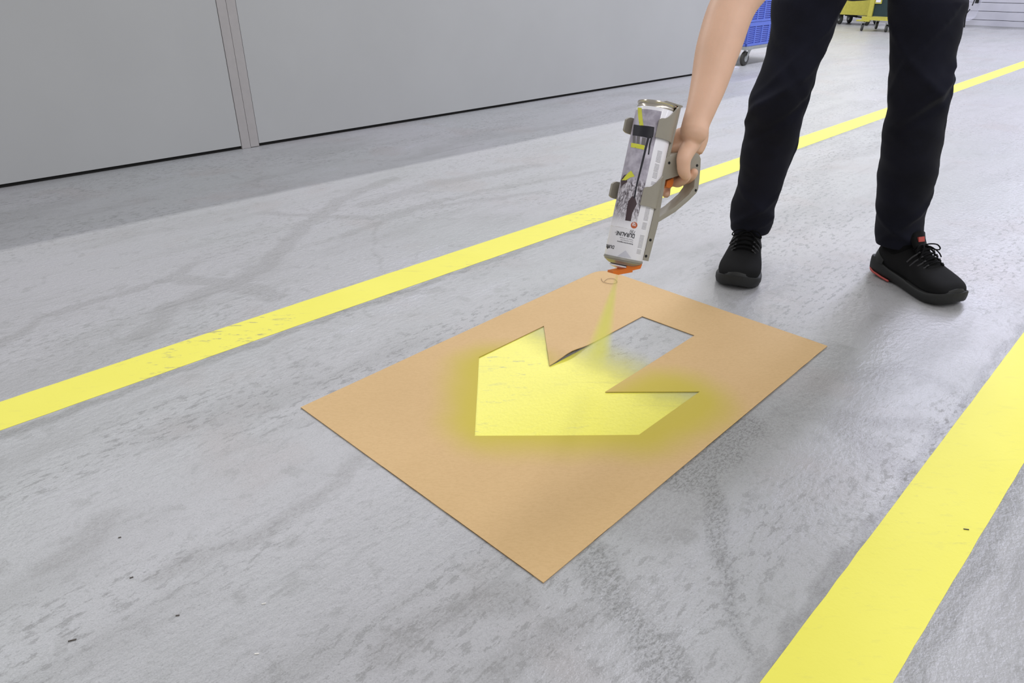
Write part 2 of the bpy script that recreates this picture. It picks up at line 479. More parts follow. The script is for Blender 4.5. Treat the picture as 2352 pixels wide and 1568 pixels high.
for k, l in cnt.items():
    if len(l) == 1:
        i, j = l[0]; bm.faces.new((bot[i], bot[j], top[j], top[i]))
# cardboard material, with paint overspray on the sheet around the cut-out
def card_material():
    m = bpy.data.materials.new('brown_card'); m.use_nodes = True
    t = NT(m.node_tree); b = t.n['Principled BSDF']; co = t.mapping(t.coord('Object'), loc=tuple(atz(1300, 950)))
    fib = t.noise(t.mapping(co, rot=(0, 0, .5), scale=(.45, 1, 1)), 260, 4, .7); big = t.noise(co, 2.5, 3)
    base = t.mix(t.step(big, .3, .7), srgb(208, 174, 122), srgb(213, 179, 127))
    base = t.mix(t.step(fib, .35, .75, 0, .30), base, srgb(184, 146, 94))
    base = t.mix(t.step(t.noise(co, 900, 2), .55, .75, 0, .25), base, srgb(228, 196, 148))
    # distance from the arrow head strokes = fall-off of overspray
    def seg(a, c):
        pa = t.vmath('SUBTRACT', flat, a); ba = Vector(c)-Vector(a)
        h = t.math('DIVIDE', t.vmath('DOT_PRODUCT', pa, tuple(ba), 'Value'), ba.dot(ba), clamp=True)
        s_ = t.node('ShaderNodeVectorMath', operation='SCALE'); s_.inputs[0].default_value = ba; t.put(s_.inputs['Scale'], h)
        return t.vmath('LENGTH', t.vmath('SUBTRACT', pa, s_.outputs[0]), None, 'Value')
    flat = t.vmath('MULTIPLY', co, (1, 1, 0))
    P = [atz(1150, 850), atz(1155, 960), atz(1450, 965), atz(1545, 920)]
    d = seg(P[0], P[1])
    for a, c in ((P[1], P[2]), (P[2], P[3])): d = t.math('MINIMUM', d, seg(a, c))
    d = t.math('ADD', d, t.math('MULTIPLY', t.math('SUBTRACT', t.noise(co, 14, 3), .5), .025))
    f = t.step(d, .170, .060, 0, .86)
    base = t.mix(f, base, srgb(196, 180, 52))
    t.l.new(base, b.inputs['Base Color']); b.inputs['Roughness'].default_value = .62; b.inputs['Specular IOR Level'].default_value = .35
    t.l.new(t.bump(fib, .15, .0006), b.inputs['Normal'])
    return m
card = finish(bm, 'cardboard_stencil', card_material(), loc=tuple(atz(1300, 950)*1.0))
card.data.materials[0].node_tree  # object coordinates are relative to the sheet's own origin
tag(card, 'large brown cardboard sheet with a cut-out arrow lying on the floor', 'stencil')
# faint pencil loop near the far corner
pts = [atz(x, y, .0045) for x, y in [(1381, 639), (1384, 646), (1394, 650), (1408, 651), (1417, 648), (1414, 642), (1404, 639), (1394, 641), (1388, 646)]]
M_PENCIL = mat('pencil_grey', srgb(120, 100, 80), .8)
tube('pencil_mark', M_PENCIL, card, [Vector(p) for p in smoothpath([tuple(q) for q in pts], 4)], .0005, 5)

# wet paint seen through the cut-out
def wet_material():
    m, t, b, base = paint_material('wet_yellow_paint', seed=3.1)
    co = t.coord('Object')
    A = atz(1475, 800); B = atz(1290, 900)
    ax = (B-A); L = ax.length; ax = ax/L
    s_ = t.vmath('DOT_PRODUCT', t.vmath('SUBTRACT', t.vmath('MULTIPLY', co, (1, 1, 0)), tuple(A-atz(1300, 900))), tuple(ax), 'Value')
    s_ = t.math('ADD', s_, t.math('MULTIPLY', t.math('SUBTRACT', t.noise(co, 12, 4), .5), .06))
    cov = t.step(s_, .00, L*.80, 0, 1)
    gr = t.noise(co, 160, 3, .7)
    cov = t.math('MULTIPLY', cov, t.math('MULTIPLY_ADD', gr, .25, .87), clamp=True)
    tr = t.node('ShaderNodeBsdfTransparent'); mx = t.node('ShaderNodeMixShader')
    t.l.new(cov, mx.inputs[0]); t.l.new(tr.outputs[0], mx.inputs[1]); t.l.new(b.outputs[0], mx.inputs[2])
    t.l.new(mx.outputs[0], t.n['Material Output'].inputs['Surface'])
    b.inputs['Roughness'].default_value = .30; b.inputs['Specular IOR Level'].default_value = .5
    return m
cen = sum(ar, Vector())/len(ar)
V, Fc = cdt_region([p+(p-cen).normalized()*.0 for p in ar], [], .03)
bm = bmesh.new(); vv = [bm.verts.new((v.x, v.y, .0004)) for v in V]
for f in Fc: bm.faces.new([vv[i] for i in f])
tag(finish(bm, 'painted_arrow', wet_material(), loc=tuple(atz(1300, 900))), 'wet yellow arrow paint on the concrete inside the stencil cut-out', 'floor marking')

# ------------------------------------------------------------------ spray can + marking tool
M_PLASTIC = mat('warm_grey_plastic', srgb(158, 152, 138), .42, var=.03, bump=.06, bscale=900)
M_ORANGE = mat('orange_plastic', srgb(226, 116, 26), .4, var=.03)
M_WHITE = mat('white_print', srgb(246, 244, 248), .35, var=.01, coat=.2)
M_CHROME = mat('tinplate', srgb(200, 192, 178), .22, 1.0, var=.05)
M_GREYMET = mat('grey_collar', srgb(160, 156, 146), .35, .3)
M_BLACKP = mat('black_print', srgb(26, 24, 34), .45)
M_GREYP = mat('grey_print', srgb(120, 116, 118), .5)
M_LIGHTP = mat('light_grey_print', srgb(205, 204, 212), .4)
M_YELP = mat('yellow_print', srgb(226, 226, 70), .4)
M_ORP = mat('rust_print', srgb(196, 96, 50), .45)
M_BROWNP = mat('brown_print', srgb(70, 52, 56), .5)
Cb = aty(1432, 591, 1.12); Ct = aty(1510, 241, 1.20)
A_ = (Ct-Cb).normalized(); CL = (Ct-Cb).length; R0 = .0325
mid_ = (Cb+Ct)/2; Vv = (CAMP-mid_); Vv = (Vv - A_*Vv.dot(A_)).normalized()
Rr = A_.cross(Vv); Rr = Rr if Rr.x > 0 else -Rr
PHI = math.radians(122)
Hh = Vv*math.cos(PHI) + Rr*math.sin(PHI); Tt = Vv*math.sin(PHI) - Rr*math.cos(PHI)
def CY_(th, a, r):   # th measured from the viewer direction towards the right
    return Cb + A_*a + (Vv*math.cos(th)+Rr*math.sin(th))*r
def canpix(x, y):
    """pixel -> (theta, height) on the can's skin"""
    d = ray(x, y).normalized(); o = CAMP-Cb
    dp = d - A_*d.dot(A_); op = o - A_*o.dot(A_)
    a = dp.dot(dp); b = 2*dp.dot(op); c = op.dot(op)-R0*R0; disc = b*b-4*a*c
    t = (-b - math.sqrt(max(disc, 0)))/(2*a)
    p = CAMP + d*t - Cb; h = p.dot(A_)
    return math.atan2(p.dot(Rr), p.dot(Vv)), h
def lathe(name, m, parent, prof, seg=64, loc=None, thoff=0):
    bm = bmesh.new()
    rings = [[CY_(2*math.pi*k/seg, a, max(r, 1e-5)) for k in range(seg)] for r, a in prof]
    loft(bm, rings); return finish(bm, name, m, parent, loc, smooth=40)
can = empty('spray_can', tuple(Cb))
tag(can, 'white marking-paint spray can with photo print held upside down in the grey tool', 'spray can')
lathe('can_body', M_WHITE, can, [(R0-.0005, -.001), (R0, 0), (R0, CL-.010), (R0-.0004, CL-.0095)])
lathe('base_rim', M_CHROME, can, [(R0-.0008, CL-.0105), (R0-.0006, CL-.007), (R0-.0018, CL-.0050), (R0-.0012, CL-.003), (R0+.0003, CL-.0012), (R0+.0002, CL+.0006), (R0-.0014, CL+.0008), (R0-.0024, CL-.003), (.015, CL+.002), (.0001, CL+.004)])
lathe('shoulder', M_GREYMET, can, [(R0-.001, 0), (R0+.0008, -.0006), (R0+.0010, -.0040), (R0-.0008, -.0050), (R0-.001, -.0065), (.0262, -.0098), (.0240, -.0112), (.0215, -.0122), (.0001, -.0124)])
lathe('valve_collar', M_BLACKP, can, [(.0195, -.0120), (.0195, -.0136), (.0001, -.0137)])
lathe('spray_cap', M_WHITE, can, [(.0205, -.0136), (.0208, -.0158), (.0150, -.0180), (.0090, -.0195), (.0001, -.0200)])

def wrap_poly(bm, poly, r, d=.0025):
    """poly in (theta*R0, a)"""
    b2 = bmesh.new(); V_, F_ = cdt_region([Vector(p) for p in poly], [], d)
    vs = [bm.verts.new(CY_(v.x/R0, v.y, r)) for v in V_]
    for f in F_: bm.faces.new([vs[i] for i in f])
    b2.free()
def pxpoly(pts): 
    o = []
    for x, y in pts:
        th, a = canpix(x, y); o.append((th*R0, a))
    return o
def patch(name, m, parent, pts, r=.00015, raw=False):
    bm = bmesh.new(); wrap_poly(bm, pts if raw else pxpoly(pts), R0+r)
    return finish(bm, name, m, parent, smooth=True)
# printed photograph: grey concrete scene fading to white towards the spray end
def photo_mat():
    m = bpy.data.materials.new('printed_photo'); m.use_nodes = True
    t = NT(m.node_tree); b = t.n['Principled BSDF']; co = t.coord('Object')
    a = t.vmath('DOT_PRODUCT', co, tuple(A_), 'Value')
    q = t.mapping(co, scale=(1, 1, .35))
    crumple = t.noise(q, 210, 5, .75, 1.2)
    col = t.mix(t.step(crumple, .38, .62), srgb(84, 74, 80), srgb(226, 220, 228))
    soft = t.mix(t.step(t.noise(co, 60, 3), .3, .7), srgb(162, 155, 168), srgb(204, 198, 210))
    a1 = canpix(1440, 400)[1]; a2 = canpix(1440, 425)[1]; a3 = canpix(1430, 480)[1]; a4 = canpix(1425, 522)[1]
    col = t.mix(t.step(a, a1, a2, 1, 0) if a1 < a2 else t.step(a, a2, a1, 0, 1), col, soft)
    fade = t.step(t.math('ADD', a, t.math('MULTIPLY', t.math('SUBTRACT', crumple, .5), .03)), a4, a3, 0, 1)
    col = t.mix(fade, srgb(246, 244, 248), col)
    t.l.new(col, b.inputs['Base Color']); b.inputs['Roughness'].default_value = .38
    return m
thr = canpix(1521, 257)[0]; thr2 = canpix(1470, 473)[0]; thq = (thr+thr2)/2
at_ = canpix(1490, 251)[1]; ab_ = canpix(1440, 525)[1]
NP = patch('printed_photo', photo_mat(), can, [(-2.2*R0, ab_), (thq*R0, ab_), (thq*R0, at_), (-2.2*R0, at_)], .0001, True)
for nm, m_, ps, r_ in (
    ('printed_line', M_YELP, [(1465, 247), (1474, 248), (1478, 289), (1469, 288)], .0002),
    ('printed_cart', M_BLACKP, [(1456, 286), (1470, 288), (1499, 291), (1503, 292), (1502, 303), (1500, 315), (1492, 318), (1475, 314), (1453, 311)], .00025),
    ('printed_cart_rod', M_BLACKP, [(1487, 314), (1492, 315), (1478, 372), (1463, 430), (1459, 455), (1455, 455), (1463, 415), (1475, 365)], .0003),
    ('printed_cart_rod', M_BLACKP, [(1496, 313), (1499, 314), (1494, 334), (1491, 355), (1488, 355), (1491, 330)], .0003),
    ('printed_tin', M_GREYP, [(1454, 311), (1460, 312), (1460, 331), (1453, 329)], .0002),
    ('printed_tin', M_GREYP, [(1463, 312), (1470, 313), (1469, 332), (1462, 331)], .0002),
    ('printed_tin', M_GREYP, [(1475, 315), (1484, 317), (1482, 335), (1473, 333)], .0002),
    ('printed_yellow_band', M_YELP, [(1450, 328), (1481, 334), (1479, 344), (1449, 338)], .00026),
    ('printed_shoe', M_BROWNP, [(1434, 402), (1440, 400), (1441, 418), (1428, 428), (1426, 414)], .0002),
    ('printed_yellow_blur', M_YELP, [(1432, 410), (1444, 396), (1450, 392), (1458, 405), (1447, 408), (1438, 414), (1428, 414)], .00026),
    ('printed_hose', M_BROWNP, [(1452, 450), (1458, 452), (1463, 468), (1452, 490), (1449, 508), (1436, 506), (1439, 484), (1443, 462)], .00022),
    ('printed_triangle', M_LIGHTP, [(1437, 575), (1450, 593), (1418, 588)], .0002)):
    patch(nm, m_, can, ps, r_)
cth, ca = canpix(1456.5, 517)
patch('volume_badge', M_ORP, can, [(cth*R0+.0054*math.cos(k*math.pi/12), ca+.0054*math.sin(k*math.pi/12)) for k in range(24)], .0003, True)

def text_on_can(name, body, m, px, height, th_span=None, rlift=.0003, bold=False, rot=0.0, spacing=1.0):
    """upside-down lettering: text runs towards decreasing theta, its top points to the spray end"""
    cu = bpy.data.curves.new('lettering', 'FONT'); cu.body = body; cu.size = 1; cu.space_character = spacing
    if bold: cu.offset = .018
    ob = bpy.data.objects.new('lettering', cu); COL.objects.link(ob)
    dg = bpy.context.evaluated_depsgraph_get(); dg.update()
    me = bpy.data.meshes.new_from_object(ob.evaluated_get(dg)); bpy.data.objects.remove(ob); bpy.data.curves.remove(cu)
    xs = [v.co.x for v in me.vertices]; ys = [v.co.y for v in me.vertices]
    x0, wd = min(xs), max(xs)-min(xs); y0, hh = min(ys), max(ys)-min(ys)
    th0, a0 = canpix(*px)
    sy = height/hh; sx = sy if th_span is None else th_span*R0/wd
    bm = bmesh.new(); bm.from_mesh(me); bpy.data.meshes.remove(me)
    for v in bm.verts:
        X = (v.co.x-x0)*sx; Y = (v.co.y-y0)*sy
        X, Y = X*math.cos(rot)-Y*math.sin(rot), X*math.sin(rot)+Y*math.cos(rot)
        v.co = CY_(th0 - X/R0, a0 - Y, R0+rlift)
    return finish(bm, name, m, can)
# px = where the first letter's baseline corner sits (upper right, as seen)
def span(p, q): return abs(canpix(*p)[0]-canpix(*q)[0])
text_on_can('lettering', 'DURALINE', M_BLACKP, (1458.5, 538), .0068, span((1458.5, 538), (1416.5, 531)), bold=True)
text_on_can('lettering', '\u00ae', M_GREYP, (1415.5, 532), .0025)
text_on_can('lettering', '750', M_BLACKP, (1459.5, 530.5), .0062, span((1459, 531), (1447, 529)))
text_on_can('lettering', 'Bodenmarkierungsspray', M_BLACKP, (1454, 559), .0026, span((1454, 559), (1418, 552)), bold=True)
text_on_can('lettering', 'Floor marking spray', M_GREYP, (1454, 554), .0024, span((1454, 554), (1425.5, 549)))
text_on_can('lettering', 'Traceur de marquage', M_GREYP, (1455, 549.5), .0024, span((1455, 549.5), (1424, 544)))
text_on_can('lettering', '750', M_WHITE, (1461, 514.5), .0036, span((1461, 515), (1452, 515)), .0005, True)
text_on_can('lettering', 'ML', M_WHITE, (1459, 511), .0022, span((1460, 515), (1454, 515)), .0005, True)
text_on_can('lettering', 'DURABLE', M_BLACKP, (1411.5, 564), .0056, .95, bold=True)
t0_, a0_ = canpix(1396, 568)
patch('logo_dot', M_BLACKP, can, [(t0_*R0+.0026*math.cos(k*math.pi/8), a0_+.0026*math.sin(k*math.pi/8)) for k in range(16)], .0003, True)
# columns of illegible small print
bm = bmesh.new()
tha = canpix(1508, 380)[0]
rows = [(346, 372), (376, 393), (396, 408), (417, 424), (477, 505), (511, 526), (540, 568), (573, 584)]
for y0, y1 in rows:
    y = y0
    while y < y1:
        xc = 1514 - (y-350)*.2085
        th, a = canpix(xc-4, y); wd = .0042+.0028*random.random()
        th1 = min(th+.30, 1.25)
        n = 5; lw = .00028
        x = th*R0
        while x < th1*R0:
            dx = random.uniform(.0008, .0022); x2 = min(x+dx, th1*R0)
            q = [(x, a-lw), (x2, a-lw), (x2, a+lw), (x, a+lw)]
            bm.faces.new([bm.verts.new(CY_(p[0]/R0, p[1], R0+.00025)) for p in q]); x = x2+.0004
        y += 2.75
finish(bm, 'small_print', M_GREYP, can)['kind'] = 'stuff'

# --- marking tool
tool = empty('marking_tool', tuple(Cb))
tag(tool, 'warm grey plastic pistol-grip holder clamped around the spray can, orange trigger', 'tool')
def HP(h, a, t): return Cb + A_*a + Hh*h + Tt*t
def tp(x, y, t=.0):
    d = ray(x, y); o = Cb + Tt*t
    k = (o-CAMP).dot(Tt)/d.dot(Tt); p = CAMP + d*k - Cb
    return p.dot(Hh), p.dot(A_)
def extr(name, m, parent, pts, t0, t1, bw=.001, ref=None, holes=()):
    """pts traced on the near face"""
    ref = t1 if ref is None else ref
    bm = bmesh.new(); q = [tp(x, y, ref) for x, y in pts]
    if holes:
        V_, F_ = cdt_region([Vector(p) for p in q], [[Vector(tp(x, y, ref)) for x, y in hl] for hl in holes], .02)
        f0 = [bm.verts.new(HP(v.x, v.y, t0)) for v in V_]; f1 = [bm.verts.new(HP(v.x, v.y, t1)) for v in V_]; cn = {}
        for f in F_:
            bm.faces.new([f1[i] for i in f]); bm.faces.new([f0[i] for i in reversed(f)])
            for i, j in zip(f, list(f[1:])+[f[0]]): cn.setdefault((min(i, j), max(i, j)), []).append((i, j))
        for k, l in cn.items():
            if len(l) == 1: i, j = l[0]; bm.faces.new((f0[i], f0[j], f1[j], f1[i]))
        bmesh.ops.dissolve_limit(bm, angle_limit=.01, verts=bm.verts, edges=bm.edges)
    else:
        a = [bm.verts.new(HP(h, z, t0)) for h, z in q]; b = [bm.verts.new(HP(h, z, t1)) for h, z in q]; n = len(q)
        bm.faces.new(a[::-1]); bm.faces.new(b)
        for i in range(n): bm.faces.new((a[i], a[(i+1) % n], b[(i+1) % n], b[i]))
    if bw: bevel(bm, bw, 2, 35)
    return finish(bm, name, m, parent, smooth=35)
TS = .0155
# spine with a hollow face that hugs the can
redge = [(1490, 600), (1513, 512), (1521, 455), (1527, 410), (1530, 372), (1536, 330), (1545, 285), (1553, 238)]
bm = bmesh.new(); rings = []
rp = [tp(x, y, TS) for x, y in redge]
a_lo = rp[0][1]; a_hi = rp[-1][1]
for k in range(29):
    a = a_lo + (a_hi-a_lo)*k/28
    for (h0, q0), (h1, q1) in zip(rp, rp[1:]):
        if q0 <= a <= q1+1e-9: ho = h0+(h1-h0)*(a-q0)/(q1-q0)
    ho = max(ho, .0365)
    arc = [(.0333*math.cos(g), .0333*math.sin(g)) for g in [math.radians(-27+54*i/8) for i in range(9)]]
    rings.append([HP(h, a, t) for h, t in arc] + [HP(ho-.001, a, TS), HP(ho, a, TS-.001), HP(ho, a, -TS+.001), HP(ho-.001, a, -TS)])
loft(bm, rings); finish(bm, 'spine', M_PLASTIC, tool, smooth=30)
# D grip
outer = [(1519, 368), (1541, 357), (1560, 350), (1598, 350), (1606, 354), (1610, 365), (1609, 385), (1607, 410), (1604, 434), (1600, 443), (1583, 460), (1551, 487), (1508, 513), (1512, 480), (1518, 430)]
hole = [(1529, 413), (1560, 403), (1583, 396), (1593, 400), (1596, 412), (1594, 430), (1582, 447), (1551, 474), (1514, 499), (1521, 458)]
extr('grip', M_PLASTIC, tool, outer, -TS, TS, .0012, holes=[hole])
for x, y in ((1494, 551), (1484, 588), (1537, 374), (1601, 380), (1598, 437)):
    h, a = tp(x, y, TS); bm = bmesh.new(); add_cyl(bm, HP(h, a, TS-.001), HP(h, a, TS+.0003), .0023, 14); finish(bm, 'screw', M_DARK, tool, smooth=40)
# clamps: shells around the can. g = angle from the spine, + towards the viewer side
def clamp(a_side, a_far):
    bm = bmesh.new(); N = 52; g0, g1 = -146, 110
    ins, outs = [], []
    for k in range(N+1):
        g = g0+(g1-g0)*k/N
        lo, hi = (a_side(g) if g >= 0 else a_far(g))
        fl = 0.0
        if g > 92: fl = .0018*((g-92)/18)**1.5
        if g < -116: fl = .0110*((-116-g)/30)**1.3
        c, s = math.cos(math.radians(g)), math.sin(math.radians(g)); ri = R0+.0006+fl; ro = ri+.0028
        ins.append([HP(ri*c, a, ri*s) for a in (lo, lo+(hi-lo)*.33, lo+(hi-lo)*.66, hi)])
        outs.append([HP(ro*c, a, ro*s) for a in (hi, lo+(hi-lo)*.66, lo+(hi-lo)*.33, lo)])
    loft(bm, [i+o for i, o in zip(ins, outs)])
    bevel(bm, .0006, 2, 50)
    return finish(bm, 'clamp_arm', M_PLASTIC, tool, smooth=40)
def ah(x, y): return canpix(x, y)[1]
def lerp(a, b, t): t = max(0, min(1, t)); return a+(b-a)*t
def smooth01(t): t = max(0, min(1, t)); return t*t*(3-2*t)
u_lo = ah(1508, 316); u_hi = ah(1513, 270); u_top = tp(1550, 246, TS)[1]
def near_u(g): return u_lo, u_hi + (u_top-u_hi)*smooth01(1-(g-38)/62) - (.004*max(0, (g-100)/10)**2)
uf_lo = canpix(1458, 303)[1]; uf_hi = canpix(1461, 266)[1]
def far_u(g):
    k = smooth01((-g-20)/70); return lerp(u_lo, uf_lo, k)+.003*max(0, (-g-134)/12)**2, lerp(u_top, uf_hi, k)-.006*max(0, (-g-132)/14)**2
clamp(near_u, far_u)
l_lo = ah(1473, 471); l_hi = ah(1481, 428)
def near_l(g): return l_lo, l_hi + .024*smooth01(1-(g-38)/62) - .004*max(0, (g-100)/10)**2
lf_lo = canpix(1425, 456)[1]; lf_hi = canpix(1430, 416)[1]
def far_l(g):
    k = smooth01((-g-20)/70); return lerp(l_lo, lf_lo, k)+.003*max(0, (-g-134)/12)**2, lerp(l_hi+.024, lf_hi, k)-.006*max(0, (-g-132)/14)**2
clamp(near_l, far_l)
# top hook over the can's base
bm = bmesh.new()
add_box(bm, Cb, Hh, Tt, A_, .006, .0385, -TS, TS, CL+.0045, CL+.0068)
add_box(bm, Cb, Hh, Tt, A_, .0340, .0385, -TS, TS, a_hi-.002, CL+.0050)
add_box(bm, Cb, Hh, Tt, A_, .006, .008, -TS, TS, CL+.0030, CL+.0046)
bevel(bm, .0008); finish(bm, 'end_hook', M_PLASTIC, tool, smooth=35)
extr('trigger', M_ORANGE, tool, [(1533, 415), (1547, 409), (1547, 418), (1544, 428), (1537, 432), (1530, 428)], -.007, .007, .0012)
extr('slot', M_DARK, tool, [(1509, 424), (1514, 428), (1507, 450), (1500, 454), (1501, 440)], TS-.0010, TS+.0002, 0)
extr('nozzle_lever', M_ORANGE, tool, [(1441, 609), (1464, 604), (1475, 604), (1474, 610), (1471, 617), (1453, 621), (1453, 625), (1420, 631), (1408, 628), (1408, 623), (1428, 619), (1439, 616)], .004, .022, .0007)
tip = HP(*tp(1418, 630, .012), .012)

# spray mist
tgt = atz(1362, 858)
def mist_material():
    m = bpy.data.materials.new('paint_mist'); m.use_nodes = True
    t = NT(m.node_tree); t.n.remove(t.n['Principled BSDF'])
    co = t.coord('Object'); ax = (tgt-tip); L = ax.length; ax = ax/L
    s_ = t.vmath('DOT_PRODUCT', co, tuple(ax), 'Value')
    perp = t.math('SQRT', t.math('MAXIMUM', t.math('SUBTRACT', t.vmath('DOT_PRODUCT', co, co, 'Value'), t.math('MULTIPLY', s_, s_)), 1e-9))
    rad = t.math('MULTIPLY_ADD', s_, MR/L, .003)
    q = t.math('DIVIDE', perp, rad)
    core = t.step(q, 1.0, .1, 0, 1)
    dens = t.math('DIVIDE', 2.4, t.math('ADD', t.math('MULTIPLY', s_, s_), .05))     # thins as it spreads
    dens = t.math('MULTIPLY', dens, core)
    dens = t.math('MULTIPLY', dens, t.step(s_, L*1.0, L*.62, 0, 1))
    v = t.node('ShaderNodeVolumePrincipled'); v.inputs['Color'].default_value = (.93, .95, .30, 1)
    t.put(v.inputs['Density'], dens); v.inputs['Anisotropy'].default_value = .2
    t.l.new(v.outputs[0], t.n['Material Output'].inputs['Volume'])
    return m
MR = .042
bm = bmesh.new(); rings = []
ax = (tgt-tip).normalized(); sx = ax.cross(Vector((0, 1, 0))).normalized(); sy = sx.cross(ax)
LL = (tgt-tip).length
for k in range(9):
    s = k/8; c = tip + ax*LL*s; r = .003+MR*s
    rings.append([c+sx*(r*math.cos(g*math.pi/12))+sy*(r*math.sin(g*math.pi/12)) for g in range(24)])
for i, rg in enumerate(rings):
    for j, q in enumerate(rg):
        if q.z < .004: rg[j] = q + ax*((.004-q.z)/ax.z)
loft(bm, rings)
mist = finish(bm, 'spray_mist', mist_material(), loc=tuple(tip))
tag(mist, 'thin yellow-green cone of paint mist between nozzle and stencil', 'mist', kind='stuff')

# ------------------------------------------------------------------ person
M_SKIN = mat('skin', srgb(232, 188, 158), .5, var=.03, vscale=25, bump=.12, bscale=500, subsurf=.10)
M_TROUS = mat('navy_work_cloth', srgb(21, 22, 34), .9, var=.25, vscale=9, bump=.25, bscale=1400, sheen=.03, spec=.2)
M_SHIRT = mat('dark_shirt_cloth', srgb(36, 38, 48), .85, var=.1, sheen=.1)
M_KNIT = mat('black_knit', srgb(16, 16, 17), .9, var=.15, bump=.3, bscale=1500, spec=.3)
M_RUBBER = mat('black_rubber_sole', srgb(27, 28, 27), .6, var=.1, vscale=60, bump=.15, bscale=300)
M_LACE = mat('black_lace', srgb(12, 12, 13), .9, spec=.15)
M_RED = mat('coral_red_rubber', srgb(190, 80, 72), .5)
M_GREYT = mat('grey_eyelet_tape', srgb(52, 52, 54), .6)
M_SILVER = mat('reflective_tab', srgb(190, 192, 196), .4)
M_HAIR = mat('brown_hair', srgb(70, 50, 36), .7, var=.3, vscale=200, bump=.5, bscale=600)
M_EYE = mat('eye_white', srgb(230, 228, 224), .3)
M_IRIS = mat('iris_brown', srgb(60, 40, 28), .3)
person = empty('person', (.95, 2.0, 0))
tag(person, 'person in navy trousers and black trainers leaning forward to spray the floor', 'person')

# trousers: rings taken at image rows, each at its own distance
def leg_rings(left, right, Yof, seed, zwr):
    def interp(tab, y):
        for (xa, ya), (xb, yb) in zip(tab, tab[1:]):
            if ya <= y <= yb: return xa+(xb-xa)*(y-ya)/(yb-ya)
        return tab[-1][0] if y > tab[-1][1] else tab[0][0]
    rings = []; y1 = min(left[-1][1], right[-1][1]) ; y = y1; N = 64
    ys = []
    yy = y1
    while yy > -4: ys.append(yy); yy -= 6
    S = 44
    for y in ys:
        Y = Yof(y); pl_ = aty(interp(left, max(y, 0)), y, Y); pr = aty(interp(right, max(y, 0)), y, Y)
        c = (pl_+pr)/2; az = math.atan2(c.x, c.y)
        a = (pr.x-pl_.x)/2*math.cos(az); b = a*1.02
        rg = []
        for k in range(S):
            g = 2*math.pi*k/S; d = Vector((math.cos(g), math.sin(g), 0))
            q = c + Vector((math.cos(az)*a*d.x + math.sin(az)*b*d.y, -math.sin(az)*a*d.x + math.cos(az)*b*d.y, 0))
            # cloth folds: soft diagonal wrinkles
            z = q.z; nn = mnoise.noise(Vector((q.x*6+seed, q.y*6, z*15 + g*.6)))*.0055
            nn += mnoise.noise(Vector((q.x*14+seed, q.y*14, z*38+g)))*.0022
            f = 0
            for (zc, g0, w, amp, sl) in zwr:
                dg = (g-g0+math.pi) % (2*math.pi)-math.pi
                f += amp*math.exp(-((z-zc-sl*dg)/w)**2)*math.exp(-(dg/1.3)**2)
            n_ = Vector((q.x-c.x, q.y-c.y, 0)).normalized()
            rg.append(q+n_*(nn*1.1+f*1.5))
        rings.append(rg)
    return rings
# hems
L_left = [(1773,0),(1771,29),(1764,90),(1757,125),(1746,160),(1735,191),(1724,216),(1718,232),(1717,272),(1708,320),(1697,374),(1692,432),(1680,468),(1676,501),(1681,530)]
L_right = [(1941,0),(1925,38),(1913,74),(1889,132),(1872,188),(1861,218),(1853,243),(1837,294),(1828,341),(1812,381),(1797,425),(1779,472),(1774,508),(1762,534)]
R_left = [(2035,0),(2039,53),(2042,103),(2039,147),(2036,188),(2036,226),(2033,258),(2027,294),(2022,323),(2016,363),(2011,403),(2009,446),(2007,490),(2004,541),(2006,566)]
R_right = [(2225,0),(2219,26),(2214,50),(2210,71),(2197,118),(2192,138),(2189,159),(2195,178),(2193,193),(2189,212),(2182,235),(2177,265),(2170,309),(2163,352),(2156,392),(2145,432),(2136,464),(2124,493),(2123,526),(2117,560)]
YL = lambda y: 2.07 - .13*math.exp(-((y-240)/190)**2)
YR = lambda y: 1.99 - .10*math.exp(-((y-200)/200)**2) - .02*(y/560)
FR = -math.pi/2
def trousers():
    bm = bmesh.new()
    wl = [(.52, FR-.3, .014, .010, .06), (.47, FR+.4, .012, -.007, .05), (.17, FR-.2, .012, .006, .05), (.20, FR+.3, .010, .005, -.04), (.58, FR, .015, -.006, -.07), (.13, FR, .008, .004, .03), (.64, FR+.4, .012, .005, .09)]
    wr = [(.55, FR+.7, .014, .008, .07), (.50, FR+.5, .012, -.006, .05), (.60, FR-.1, .014, .005, -.08), (.19, FR+.5, .012, .006, .06), (.15, FR, .010, .005, -.04), (.68, FR+.3, .012, .006, .10)]
    a = leg_rings(L_left, L_right, YL, 1.0, wl); b = leg_rings(R_left, R_right, YR, 7.0, wr)
    for rg, (slope) in ((a, -.0), (b, .0)): pass
    ca = sum(a[-1], Vector())/len(a[-1]); cb = sum(b[-1], Vector())/len(b[-1])
    for rg, c, sgn in ((a, ca, 1), (b, cb, -1)):
        hip = Vector((.945 - sgn*.085, 2.12, .90)); r0 = (rg[-1][0]-c).length
        S = len(rg[-1])
        for k in (1, 2, 3, 4):
            f = k/4; cc = c.lerp(hip, f); r = lerp(r0, .115, f)
            rg.append([cc+Vector((math.cos(2*math.pi*i/S), math.sin(2*math.pi*i/S), 0))*r for i in range(S)])
        loft(bm, rg)
    limb(bm, [(.945, 2.13, .86, .175, .125), (.94, 2.13, .93, .18, .125), (.935, 2.10, 1.00, .165, .115)], up=Vector((0, 1, 0)), seg=32)
    o = finish(bm, 'trousers', M_TROUS, person)
    return remesh(o, .0045, 3, .5)
trousers()
# hem stitching bands
for tabl, tabr, yy, Yf in ((L_left, L_right, 520, YL), (R_left, R_right, 553, YR)): pass

